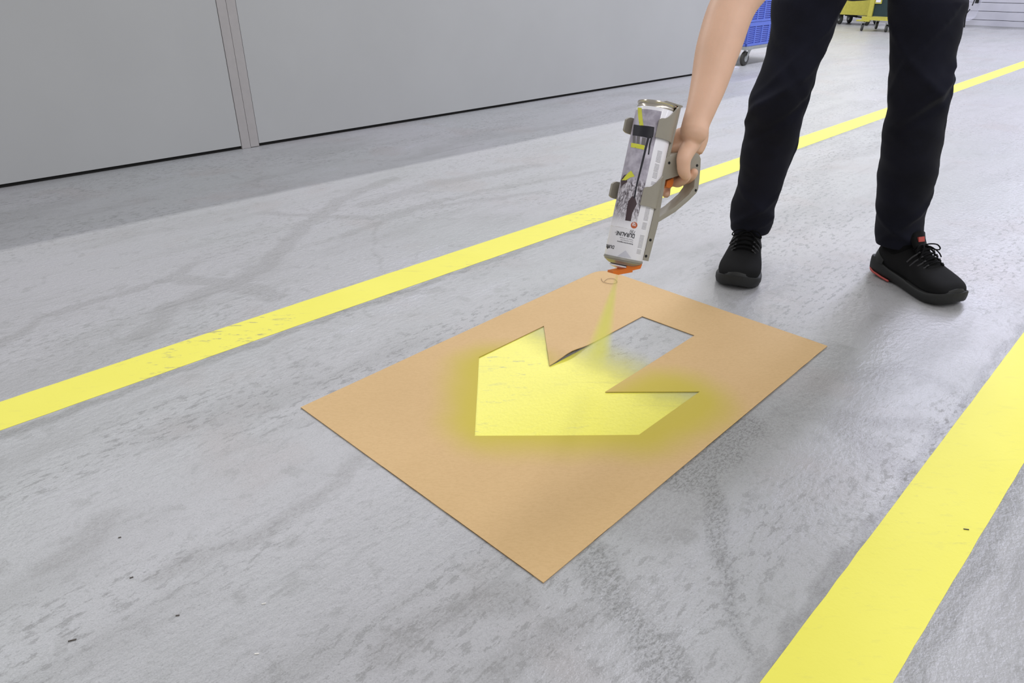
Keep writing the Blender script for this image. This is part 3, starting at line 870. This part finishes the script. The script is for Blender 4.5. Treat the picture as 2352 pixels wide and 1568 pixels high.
# upper body, arms, hands, head: one continuous surface
WR = aty(1604, 292, 1.235)          # wrist of the spraying arm
def P3(x, y, Y, ra, rb=None):
    p = aty(x, y, Y); return (p.x, p.y, p.z, ra, rb if rb else ra)
bm = bmesh.new()
vd = Vector((.25, 1.0, -.1)).normalized()
# forearm and upper arm (side axis faces across the view)
def PT(x, y, t, ra, rb=None):
    h, a = tp(x, y, t); p = HP(h, a, t); return (p.x, p.y, p.z, ra, rb if rb else ra)
arm = [P3(1594, 304, 1.196, .0235, .020), P3(1599, 282, 1.208, .0230, .020), P3(1612, 245, 1.228, .0255, .022), P3(1629, 190, 1.262, .0310, .027), P3(1653, 100, 1.315, .0385, .036), P3(1691, 0, 1.38, .0410, .042)]
arm += [(.472, 1.46, .835, .045, .045), (.52, 1.54, .90, .050, .048), (.585, 1.62, .985, .056, .052), (.64, 1.68, 1.05, .062, .058)]
limb(bm, arm, up=vd, seg=24)
# palm / back of the hand, from the wrist down onto the bar
limb(bm, [PT(1599, 290, -.012, .0235, .020), PT(1591, 315, -.012, .0300, .021), PT(1577, 334, -.013, .0345, .020), PT(1571, 347, -.020, .0320, .014)], up=Tt, seg=20)
# thumb over the near side of the grip
limb(bm, [PT(1594, 322, .004, .0150), PT(1579, 345, .020, .0142), PT(1571, 364, .0285, .0125), PT(1570, 381, .0290, .0112), PT(1571, 393, .0285, .0108), PT(1575, 403, .0275, .0088)], up=vd)
# web between thumb and forefinger
limb(bm, [PT(1588, 332, .004, .0140), PT(1566, 340, .000, .0115), PT(1549, 344, -.008, .0085)], up=vd)
# forefinger: over the bar behind the spine, its end below the trigger
limb(bm, [PT(1566, 334, -.014, .0130), PT(1545, 338, -.020, .0118), PT(1531, 349, -.028, .0100), PT(1527, 375, -.032, .0094), PT(1527, 405, -.032, .0088), PT(1529, 430, -.022, .0084), PT(1530, 445, -.012, .0074)], up=vd)
# middle finger: round the bar, its end under the grip beside the trigger
limb(bm, [PT(1570, 340, -.020, .0125), PT(1558, 352, -.030, .0105), PT(1551, 382, -.0345, .0096), PT(1547, 408, -.026, .0090), PT(1554, 419, -.006, .0086), PT(1566, 415, .008, .0086), PT(1575, 409, .016, .0080)], up=vd)
# ring finger
limb(bm, [PT(1582, 342, -.020, .0125), PT(1576, 355, -.030, .0105), PT(1573, 385, -.0345, .0094), PT(1572, 406, -.026, .0088), PT(1578, 412, -.006, .0084), PT(1588, 405, .010, .0082), PT(1594, 396, .018, .0076)], up=vd)
# little finger
limb(bm, [PT(1592, 346, -.020, .0105), PT(1590, 358, -.028, .0088), PT(1588, 382, -.031, .0080), PT(1587, 396, -.024, .0076), PT(1588, 400, -.008, .0072), PT(1590, 396, .004, .0068)], up=vd)
# torso, neck
limb(bm, [(.94, 2.11, .95, .155, .10), (.93, 2.03, 1.05, .15, .10), (.90, 1.88, 1.16, .155, .095), (.875, 1.77, 1.235, .15, .085), (.86, 1.69, 1.28, .075, .06), (.85, 1.64, 1.325, .055, .055), (.845, 1.61, 1.345, .054, .054)], up=Vector((0, -1, 1)), seg=28)
limb(bm, [(.64, 1.70, 1.08, .06, .055), (.76, 1.745, 1.19, .062, .052), (.87, 1.77, 1.245, .068, .058), (1.0, 1.78, 1.225, .062, .052), (1.10, 1.78, 1.18, .055, .055)], up=Vector((0, -1, 1)))
# other arm, hand resting on the hip
limb(bm, [(1.10, 1.79, 1.17, .055, .055), (1.20, 1.90, 1.08, .048, .048), (1.27, 2.02, .99, .043, .043), (1.235, 2.03, .95, .038, .038), (1.17, 2.01, .925, .030, .028), (1.135, 2.00, .915, .026, .022)], up=Z)
limb(bm, [(1.14, 2.00, .917, .022, .030), (1.10, 1.985, .905, .019, .036), (1.07, 1.98, .895, .016, .034)], up=Z)
for k in range(4):
    limb(bm, [(1.08, 1.965+.014*k*.9, .915-.019*k, .009, .009), (1.05, 1.952+.010*k, .905-.019*k, .0088, .0088), (1.025, 1.958+.008*k, .895-.018*k-(.004 if k == 3 else 0), .0078, .0078)], up=Z, seg=10)
limb(bm, [(1.12, 1.975, .935, .011, .011), (1.095, 1.95, .955, .010, .010), (1.07, 1.945, .965, .0085, .0085)], up=Z, seg=10)
# head looking down at the stencil
hc = Vector((.838, 1.560, 1.405)); hf = Vector((-.35, -.62, -.62)).normalized(); hs = hf.cross(Z).normalized(); hu = hs.cross(hf).normalized()
def HD(f, s, u): return hc + hf*f + hs*s + hu*u
def ell(bm, c, ax, ay, az, rx, ry, rz, seg=20, rg=12):
    rings = []
    for i in range(1, rg):
        th = math.pi*i/rg
        rings.append([c + ax*(rx*math.sin(th)*math.cos(2*math.pi*k/seg)) + ay*(ry*math.sin(th)*math.sin(2*math.pi*k/seg)) + az*(rz*math.cos(th)) for k in range(seg)])
    loft(bm, rings)
ell(bm, HD(-.015, 0, .025), hf, hs, hu, .095, .076, .092)
ell(bm, HD(.022, 0, -.045), hf, hs, hu, .062, .058, .075)
ell(bm, HD(.055, 0, -.095), hf, hs, hu, .028, .030, .024)
limb(bm, [tuple(HD(.080, 0, .012))+(.009, .009), tuple(HD(.096, 0, -.018))+(.011, .011), tuple(HD(.100, 0, -.032))+(.014, .012)], up=hs, seg=12)
for s in (-1, 1):
    ell(bm, HD(-.005, s*.078, -.005), hf, hu, hs, .018, .030, .008, 14, 8)
    ell(bm, HD(.075, s*.030, .022), hf, hs, hu, .012, .020, .007, 12, 8)
    ell(bm, HD(.060, s*.036, -.030), hf, hs, hu, .020, .020, .018, 12, 8)
ell(bm, HD(.078, 0, -.060), hf, hs, hu, .010, .022, .0055, 12, 8); ell(bm, HD(.076, 0, -.069), hf, hs, hu, .010, .019, .006, 12, 8)
limb(bm, [(.85, 1.65, 1.32, .055, .055), tuple(HD(-.05, 0, -.05))+(.055, .055)], up=hs)
body = finish(bm, 'body', M_SKIN, person)
remesh(body, .0026, 3, .5)
bm = bmesh.new()
ell(bm, HD(-.028, 0, .040), hf, hs, hu, .098, .086, .094, 32, 20)
for v in bm.verts:
    v.co += (v.co-hc).normalized()*.004*mnoise.noise(v.co*45)
finish(bm, 'hair', M_HAIR, person, smooth=True)
for s in (-1, 1):
    bm = bmesh.new(); ell(bm, HD(.068, s*.030, .008), hf, hs, hu, .013, .013, .012, 16, 10); e_ = finish(bm, 'eye', M_EYE, person, smooth=True)
    bm = bmesh.new(); ell(bm, HD(.0795, s*.030, .006), hf, hs, hu, .0025, .0055, .0055, 12, 8); finish(bm, 'iris', M_IRIS, e_, smooth=True)
bm = bmesh.new()
limb(bm, [(.935, 2.12, .93, .185, .13), (.93, 2.03, 1.05, .175, .125), (.90, 1.88, 1.16, .185, .13), (.875, 1.77, 1.235, .18, .12), (.865, 1.71, 1.275, .11, .085)], up=Vector((0, -1, 1)), seg=32)
limb(bm, [(.60, 1.64, 1.01, .070, .066), (.64, 1.69, 1.06, .076, .070), (.76, 1.74, 1.19, .085, .075), (.87, 1.765, 1.25, .09, .08), (1.0, 1.78, 1.23, .085, .075), (1.10, 1.79, 1.17, .082, .078), (1.15, 1.85, 1.12, .076, .074)], up=Vector((0, -1, 1)), seg=24)
remesh(finish(bm, 'shirt', M_SHIRT, person), .006, 4)

# trainers
def shoe(loc, yaw, lift, mirror=1, wx=1.13, lx=1.02):
    c, s = math.cos(yaw), math.sin(yaw)
    X = Vector((c, s, 0)); Yx = Vector((-s, c, 0))*mirror
    S_ = 1.0
    def W(x, y, z): return Vector(loc) + X*(x*lx) + Yx*(y*wx) + Z*(z*1.06+lift)
    st = [(-.140,.014,.060,.024),(-.134,.026,.078,.018),(-.120,.034,.096,.015),(-.095,.038,.104,.014),(-.06,.039,.106,.014),(-.025,.040,.108,.014),(.0,.042,.103,.014),(.03,.046,.090,.014),(.06,.050,.077,.014),(.09,.0525,.068,.015),(.115,.050,.062,.017),(.135,.042,.056,.019),(.148,.030,.047,.022),(.155,.014,.037,.026)]
    st = smoothpath(st, 3); SG = 28
    yo = lambda x: .006*math.sin((x+.14)/.295*math.pi)*1.0 + .03*max(0, x-.03)   # slight banana curve
    bm = bmesh.new(); rings = []
    for x, hw, zt, zb in st:
        rg = []
        for k in range(SG):
            g = 2*math.pi*k/SG; cy, cz = math.cos(g), math.sin(g)
            yy = hw*math.copysign(abs(cy)**.72, cy); zc = (zt+zb)/2; hz = (zt-zb)/2
            zz_ = zc + hz*math.copysign(abs(cz)**(.85), cz)
            if cz > 0 and x > -.13: yy *= 1 - .42*cz**2*max(0, min(1, (.07-x)/.07))
            rg.append(W(x, yy+yo(x), zz_))
        rings.append(rg)
    loft(bm, rings)
    root = finish(bm, 'shoe', M_KNIT, person, smooth=True)
    # collar / sock
    bm = bmesh.new(); rings = []
    for z, a, b, xo in ((.070,.052,.036,-.070),(.095,.049,.036,-.072),(.112,.046,.035,-.074),(.124,.044,.035,-.076),(.150,.044,.036,-.082)):
        rings.append([W(xo+a*math.cos(2*math.pi*k/28), yo(xo)+b*math.sin(2*math.pi*k/28), z) for k in range(28)])
    loft(bm, rings); finish(bm, 'sock', M_LACE, root, smooth=40)
    # tongue
    bm = bmesh.new()
    rings = []
    for x, z, w_ in ((.035,.088,.020),(.01,.102,.021),(-.012,.115,.022),(-.026,.132,.023),(-.030,.146,.021)):
        rings.append([W(x-.004, yo(x)-w_, z-.004), W(x, yo(x)-w_*.5, z+.003), W(x+.001, yo(x), z+.005), W(x, yo(x)+w_*.5, z+.003), W(x-.004, yo(x)+w_, z-.004), W(x-.010, yo(x), z-.006)])
    loft(bm, rings); finish(bm, 'tongue', M_KNIT, root, smooth=True)
    bm = bmesh.new(); add_box(bm, W(-.0235, yo(0), .129), Yx, (X*.93+Z*.36), (Z*.93-X*.36), -.010, .010, .0015, .0065, -.008, .006); bevel(bm, .001); finish(bm, 'tongue_tab', M_RED, root, smooth=35)
    # sole
    so = [(-.150,.016,.048,.024),(-.144,.030,.050,.014),(-.130,.038,.050,.006),(-.10,.0425,.044,.001),(-.06,.0425,.034,.001),(-.02,.0435,.030,.003),(.02,.048,.028,.001),(.06,.0535,.027,.0),(.09,.0565,.028,.0),(.115,.055,.031,.002),(.138,.047,.036,.007),(.153,.034,.041,.013),(.162,.016,.043,.020)]
    so = smoothpath(so, 3); bm = bmesh.new(); rings = []
    for x, hw, zt, zb in so:
        prof = [(-1,.85),(-1.0,.45),(-.95,.12),(-.8,0),(0,0),(.8,0),(.95,.12),(1.0,.45),(1,.85),(.93,1.0),(0,.96),(-.93,1.0)]
        rings.append([W(x, a*hw+yo(x), zb+(zt-zb)*b) for a, b in prof])
    loft(bm, rings); finish(bm, 'sole', M_RUBBER, root, smooth=50)
    # raised heel counter
    bm = bmesh.new(); pts = []
    ang_ = [math.radians(a) for a in range(-100, 101, 10)]
    prof_in, prof_out = [], []
    for a in ang_:
        x = -.095 - .050*math.cos(a); y = .041*math.sin(a); top = .082 - .030*(abs(a)/math.radians(100))**1.5; 
        prof_out.append([W(x-.0015*math.cos(a), y*1.04+yo(x), .040), W(x-.001*math.cos(a), y*1.03+yo(x), (.04+top)/2), W(x+.006*math.cos(a), y*.95+yo(x), top), W(x+.014*math.cos(a), y*.80+yo(x), top-.002), W(x+.014*math.cos(a), y*.8+yo(x), .040)])
    loft(bm, prof_out); finish(bm, 'heel_counter', M_RUBBER, root, smooth=50)
    # red line round the heel edge of the sole
    hp = []
    for a in range(-95, 46, 10):
        g = math.radians(a); x = -.103 - .0475*math.cos(g) + (.0 if a > -60 else 0); hp.append(W(x, .0435*math.sin(g)+yo(x), .009+.007*max(0, math.cos(g))))
    hp = [W(-.045, -.0440+yo(-.045), .0045)] + [W(-.075, -.0440+yo(-.075), .006)] + hp
    tube('heel_line', M_RED, root, hp, .0030, 8)
    bm = bmesh.new(); add_box(bm, W(-.118, .0, .100), Yx, X, Z, -.006, .006, -.006, -.002, -.014, .016); bevel(bm, .001); finish(bm, 'heel_tab', M_SILVER, root, smooth=35)
    # toe bumper
    bm = bmesh.new(); rings = []
    for a in range(-60, 61, 10):
        g = math.radians(a); x = .117+.040*math.cos(g); y = .040*math.sin(g)+yo(.15)
        hgt = .052 - .016*abs(a/60)**1.6
        rings.append([W(x+.004, y*1.0, .030), W(x+.0035, y, .040), W(x-.003, y*.97, hgt), W(x-.012, y*.9, hgt-.004), W(x-.012, y*.9, .03)])
    loft(bm, rings); finish(bm, 'toe_bumper', M_RUBBER, root, smooth=50)
    # eyelet tapes and laces
    inst = [(.052, .083), (.038, .090), (.024, .098), (.010, .105), (-.004, .110)]
    for sgn in (-1, 1):
        for i, (x, z) in enumerate(inst[:4]):
            tube('eyelet', M_GREYT, root, [W(x-.012, yo(x)+sgn*.040, z-.030), W(x-.004, yo(x)+sgn*.034, z-.014), W(x+.001, yo(x)+sgn*.026, z-.005), W(x+.003, yo(x)+sgn*.0205, z+.001)], .0026, 6)
    bm = bmesh.new()
    for i, (x, z) in enumerate(inst):
        for dx in (-.003, .003):
            add_tube(bm, [W(x+dx, yo(x)-.026, z-.005), W(x+dx*1.3, yo(x)-.014, z+.004), W(x+dx, yo(x), z+.0065), W(x+dx*.6, yo(x)+.014, z+.004), W(x-dx, yo(x)+.026, z-.005)], .0023, 7)
    for sgn in (-1, 1):
        lp = [(-.006, 0, .116), (.002, sgn*.012, .122), (.010, sgn*.028, .121), (.016, sgn*.036, .112), (.012, sgn*.034, .106), (.004, sgn*.018, .110), (-.004, sgn*.004, .115)]
        add_tube(bm, [W(a, b+yo(0), c_) for a, b, c_ in smoothpath(lp, 4)], .0019, 7)
        add_tube(bm, [W(a, b+yo(0), c_) for a, b, c_ in smoothpath([(-.005, 0, .115), (.010, sgn*.010, .117), (.026, sgn*.026, .104), (.030, sgn*.034, .092)], 4)], .0018, 7)
    ell(bm, W(-.005, yo(0), .116), X, Yx, Z, .006, .007, .004, 10, 6)
    finish(bm, 'laces', M_LACE, root, smooth=50)
    return root
# foot on the image's left points at the camera, the other one outwards
toeL = atz(1683, 666); hemL = aty(1722, 530, 2.07)
vL = (Vector((toeL.x, toeL.y, 0))-Vector((hemL.x+.015, hemL.y+.06, 0))).normalized(); yawL = math.atan2(vL.y, vL.x)
cL = Vector((toeL.x, toeL.y, 0)) - vL*.160
shoe(tuple(cL), yawL, .0005)
e0 = atz(1995, 628); e1 = atz(2140, 702)
vR = (Vector((e1.x, e1.y, 0))-Vector((e0.x, e0.y, 0))).normalized(); yawR = math.atan2(vR.y, vR.x)-.02
nR = Vector((-vR.y, vR.x, 0))
cR = Vector((e0.x, e0.y, 0)) + vR*.118 + nR*.046
shoe(tuple(cR), yawR, .0005, lx=.95)

# ------------------------------------------------------------------ background things
M_BLUE = mat('blue_plastic', srgb(96, 120, 214), .45, var=.03)
M_BLUED = mat('blue_plastic_recess', srgb(66, 80, 178), .5, var=.03)
M_GALV = mat('galvanised_steel', srgb(176, 180, 178), .4, .6)
M_TYRE = mat('grey_rubber_tyre', srgb(62, 62, 58), .6)
M_YEL = mat('yellow_lacquer', srgb(190, 182, 76), .45)
M_GREEN = mat('dark_green_panel', srgb(28, 52, 54), .5)
M_BLK = mat('black_steel', srgb(24, 24, 26), .5)
M_LAB = mat('white_card', srgb(240, 238, 245), .5)
def caster(parent, p, r=.06, w=.03, d=D1, m_=M_GALV):
    """p = floor point below the wheel"""
    s = Vector((d.y, -d.x, 0)); c = p+Z*r
    bm = bmesh.new(); add_tube(bm, [c-s*w/2, c-s*w*.35, c+s*w*.35, c+s*w/2], [r*.9, r, r, r*.9], 24, Z); wh = finish(bm, 'wheel', M_TYRE, parent, smooth=40)
    bm = bmesh.new(); add_tube(bm, [c-s*(w/2+.002), c+s*(w/2+.002)], r*.45, 16, Z); finish(bm, 'hub', M_GALV, wh, smooth=40)
    bm = bmesh.new()
    for q in (-1, 1):
        add_hex(bm, [c+s*q*(w/2+.003)-d*.012, c+s*q*(w/2+.003)+d*.012, c+s*q*(w/2+.006)+d*.012, c+s*q*(w/2+.006)-d*.012,
                     c+s*q*(w/2+.003)-d*.01+Z*(r*1.15)+d*r*.4, c+s*q*(w/2+.003)+d*.04+Z*(r*1.15)+d*r*.4, c+s*q*(w/2+.006)+d*.04+Z*(r*1.15)+d*r*.4, c+s*q*(w/2+.006)-d*.01+Z*(r*1.15)+d*r*.4])
    add_box(bm, c+d*(r*.4+.015), d, s, Z, -.035, .035, -w/2-.008, w/2+.008, r*1.15, r*1.15+.008)
    finish(bm, 'fork', m_, parent)
# crate stack on a dolly (crate sides run along the lane)
q0 = atz(1714, 107, .17)                      # near left lower corner of the crates
q0 = Vector((q0.x, q0.y, 0)); BK = -D2
dol = empty('dolly', tuple(q0)); tag(dol, 'grey steel dolly on rubber wheels carrying the blue crates', 'dolly')
box('deck', M_GALV, dol, q0, D1, BK, Z, -.01, .81, -.01, .61, .140, .168, .004)
for a, b in ((.055, .03), (.74, .03), (.055, .53), (.74, .53)): caster(dol, q0+D1*a+BK*b, .062, .032)
def crate(z0, label):
    r_ = empty('crate', tuple(q0+Z*z0)); tag(r_, label, 'crate', 'blue crates on the dolly')
    hh = .200; o = q0+Z*z0
    bm = bmesh.new()
    for (ox, ax_, ay_, L_) in ((o, D1, BK, .80), (o+BK*.60, D1, -BK, .80), (o, BK, D1, .60), (o+D1*.8, BK, -D1, .60)):
        add_box(bm, ox, ax_, ay_, Z, 0.0, L_, .008, .014, 0.005, hh-.005)
    add_box(bm, o, D1, BK, Z, .006, .794, .006, .594, .004, .010)
    finish(bm, 'shell', M_BLUED, r_)
    bm = bmesh.new()
    for (ox, ax_, ay_, L_) in ((o, D1, BK, .80), (o+BK*.60, D1, -BK, .80), (o, BK, D1, .60), (o+D1*.8, BK, -D1, .60)):
        add_box(bm, ox, ax_, ay_, Z, 0, L_, 0, .012, hh-.035, hh-.001); add_box(bm, ox, ax_, ay_, Z, 0, L_, 0, .010, 0.001, .022)
        n_ = int(L_/.12)
        for i in range(n_+1):
            x_ = i*(L_-.02)/n_
            add_box(bm, ox, ax_, ay_, Z, x_+.0, x_+.02, 0.001, .010, .02, hh-.034)
    finish(bm, 'rim', M_BLUE, r_)
    bm = bmesh.new()
    for (ox, ax_, ay_, L_) in ((o, D1, BK, .80), (o, BK, D1, .60)):
        for j in range(8):
            z_ = .030+j*.0168
            add_box(bm, ox, ax_, ay_, Z, .02, L_-.02, .003, .009, z_, z_+.009)
    finish(bm, 'rib', M_BLUE, r_)
crate(.169, 'blue ribbed plastic crate resting directly on the steel dolly')
crate(.370, 'blue ribbed plastic crate on top of the other crate')
# small white block on the floor at the end of the partition
bq = atz(1692, 158); bm = bmesh.new(); add_box(bm, Vector((bq.x, bq.y, 0)), D1, BK, Z, -.05, .05, 0, .05, 0.0, .014); bevel(bm, .003)
tag(finish(bm, 'floor_block', M_SIDING), 'small pale block on the floor by the blue crate dolly wheel', 'block')

# green-panelled trolley
g0 = atz(1976, 71); g0 = Vector((g0.x, g0.y, 0)); GX = (atz(2060, 76)-atz(1976, 71)); GX.z = 0; GX.normalize(); GY = Vector((-GX.y, GX.x, 0))
if GY.y < 0: GY = -GY
tr = empty('trolley', tuple(g0)); tag(tr, 'yellow framed trolley with dark green panel on swivel wheels', 'trolley')
def zt(y, p): r_ = ray(1990, y); return H + r_.z/r_.y*p.y
zb_ = .145
box('panel', M_GREEN, tr, g0, GX, GY, Z, .10, .98, .03, .05, zb_+.05, 1.30, 0)
box('bottom_rail', M_YEL, tr, g0, GX, GY, Z, -.02, 1.08, .0, .05, zb_, zb_+.045, .004)
for a, b in ((.05, 0), (.98, 0), (.05, .55), (.98, .55)): box('post', M_YEL, tr, g0, GX, GY, Z, a, a+.06, b, b+.05, zb_+.046, 1.32, .004)
box('shelf', M_YEL, tr, g0, GX, GY, Z, .0, 1.08, .055, .60, zb_, zb_+.03, .0)
box('foot_bar', M_YEL, tr, g0, GX, GY, Z, -.08, .10, -.02, .03, zb_-.02, zb_+.0, .004)
for a, b in ((.0, .03), (.33, .05), (.98, .03), (.0, .52), (.98, .52)): caster(tr, g0+GX*a+GY*b, .05, .03, GX*.5-GY*.8)
px0 = g0+GX*.33; 
sg = empty('sign_card', tuple(g0+GX*.34+Z*.6))
# white card with yellow edge hanging on the panel
zs = H + ray(2028, 6).z/ray(2028, 6).y*g0.y
xs_ = (aty(2028, 4, g0.y)-g0).dot(GX)
bm = bmesh.new(); add_box(bm, g0, GX, GY, Z, xs_-.045, xs_+.045, .012, .028, zs-.01, zs+.20)
fr_ = finish(bm, 'card_frame', M_YEL, sg)
bm = bmesh.new(); add_box(bm, g0, GX, GY, Z, xs_-.032, xs_+.032, .009, .012, zs+.008, zs+.19); finish(bm, 'card', M_LAB, sg)
tag(sg, 'white card in a yellow frame on the green trolley panel', 'sign')

# perforated yellow trolley behind, on black wheels
p0 = atz(1925, 56); p0 = Vector((p0.x, p0.y, 0)); 
tr2 = empty('trolley', tuple(p0)); tag(tr2, 'yellow trolley with perforated side panel and black wheels', 'trolley')
PX = GX; PY = GY
z0 = aty(1945, 33, p0.y-.02).z
box('perforated_panel', M_YEL, tr2, p0, PX, PY, Z, -.55, .56, -.02, 0, z0, 1.2, .003)
for r_i in range(6):
    for c_i in range(4):
        xx = (aty(1945 + c_i*10.5 - 0, 0, p0.y)-p0).dot(PX) - .0 - 0
        hx, hy = 1944.5 + r_i*6.2 + (c_i-0)*10.6, 21 - r_i*5.6
        if c_i > 1: continue
        q = aty(hx, hy, p0.y-.02); 
        bm = bmesh.new(); add_cyl(bm, q-PY*.001*0 - PY*.012, q+PY*.02, .0075, 10); finish(bm, 'hole', M_DARK, tr2)
bm = bmesh.new(); add_box(bm, p0, PX, PY, Z, -.5, .5, .02, .5, z0-.01, z0+.01)
finish(bm, 'deck', M_BLK, tr2)
for a, b in ((-.03, .1), (.40, .1), (-.03, .45), (.40, .45)): caster(tr2, p0+PX*a+PY*b, .075, .04, PX*.7-PY*.6, M_BLK)
tube('strut', M_BLK, tr2, [p0+PX*.20+PY*.15+Z*z0, p0+PX*.20+PY*.15+Z*.10], .012)
tube('strut', M_BLK, tr2, [p0+PX*.02+PY*.15+Z*.13, p0+PX*.42+PY*.12+Z*.10], .012)

# clear plastic cover over black rods by the far wall
k0 = atz(2232, 60); k0 = Vector((k0.x, k0.y-.25, 0))
rk = empty('wire_rack', tuple(k0)); tag(rk, 'black wire rack at the white far wall', 'rack')
def kq(x, y): return aty(x, y, k0.y)
tube('rod', M_BLK, rk, [kq(2226, -30), kq(2224, 14), kq(2217, 42), kq(2214, 66)], .010)
tube('rod', M_BLK, rk, [kq(2241, -6), kq(2233, 13)], .008)
tube('rod', M_BLK, rk, [kq(2228, 21), kq(2221, 30), kq(2218, 34)], .008)
tube('rod', M_BLK, rk, [kq(2200, -30), kq(2200, 66)], .010)
tube('rod', M_BLK, rk, [kq(2200, 40), kq(2218, 34)], .008)
bm = bmesh.new(); pc = kq(2247, 0); add_box(bm, pc, Vector((1, 0, 0)), Vector((0, 1, 0)), Z, -.016, .016, 0, .04, -.045, .12); finish(bm, 'clip', M_BLK, rk)
def clear_mat():
    m = bpy.data.materials.new('clear_sheet'); m.use_nodes = True
    t = NT(m.node_tree); b = t.n['Principled BSDF']
    b.inputs['Base Color'].default_value = srgb(225, 225, 240); b.inputs['Roughness'].default_value = .15
    b.inputs['Alpha'].default_value = .30
    return m
bm = bmesh.new(); prof = smoothpath([(2256, -40), (2251, 0), (2246, 16), (2240, 31), (2232, 42), (2217, 48)], 5)
off = Vector((-.45, -.06, 0))
def kz(x, y, d=0): q = kq(x, y); return q + Vector((0, d, 0))
ra = []; 
for x, y in prof:
    q = kz(x, y, -.04); ra.append([q, q+Vector((.006, 0, 0)), q+Vector((.006, .30, 0)), q+Vector((0, .30, 0))])
loft(bm, ra)
cv = finish(bm, 'plastic_cover', clear_mat(), smooth=30, loc=tuple(kz(2246, 16)))
tag(cv, 'clear curved plastic sheet hanging over the black wire rack', 'cover')

# crumbs and splinters on the concrete
M_SPL = mat('pale_splinter', srgb(225, 222, 214), .6); M_SPD = mat('dark_splinter', srgb(84, 78, 72), .7)
for x, y, L_, a_, m_, lab in ((606, 1386, .006, .2, M_SPL, 'pale splinter left of the sheet, the upper one'), (590, 1501, .006, .1, M_SPL, 'pale splinter in the lower left of the floor'), (166, 1470, .010, .35, M_SPD, 'dark splinter near the lower left corner'),
                              (408, 1413, .005, .2, M_SPD, 'tiny dark crumb left of the pale splinters'), (302, 1326, .005, .5, M_SPD, 'dark crumb on the sheen at left'), (275, 1234, .004, .4, M_SPD, 'tiny dark crumb furthest up on the sheen'),
                              (2219, 1216, .008, -.2, M_SPD, 'small dark crumb lying on the wide yellow line')):
    p_ = atz(x, y, .0004 if m_ != None else 0); bm = bmesh.new()
    zoff = .0007 if x > 2000 else 0.0
    add_box(bm, Vector((p_.x, p_.y, zoff)), Vector((math.cos(a_), math.sin(a_), 0)), Vector((-math.sin(a_), math.cos(a_), 0)), Z, -L_/2, L_/2, -.0008, .0008, 0, .0012)
    tag(finish(bm, 'splinter', m_), lab, 'debris', 'bits lying on the concrete')

for o in bpy.data.objects:
    if '_loc' in o: del o['_loc']
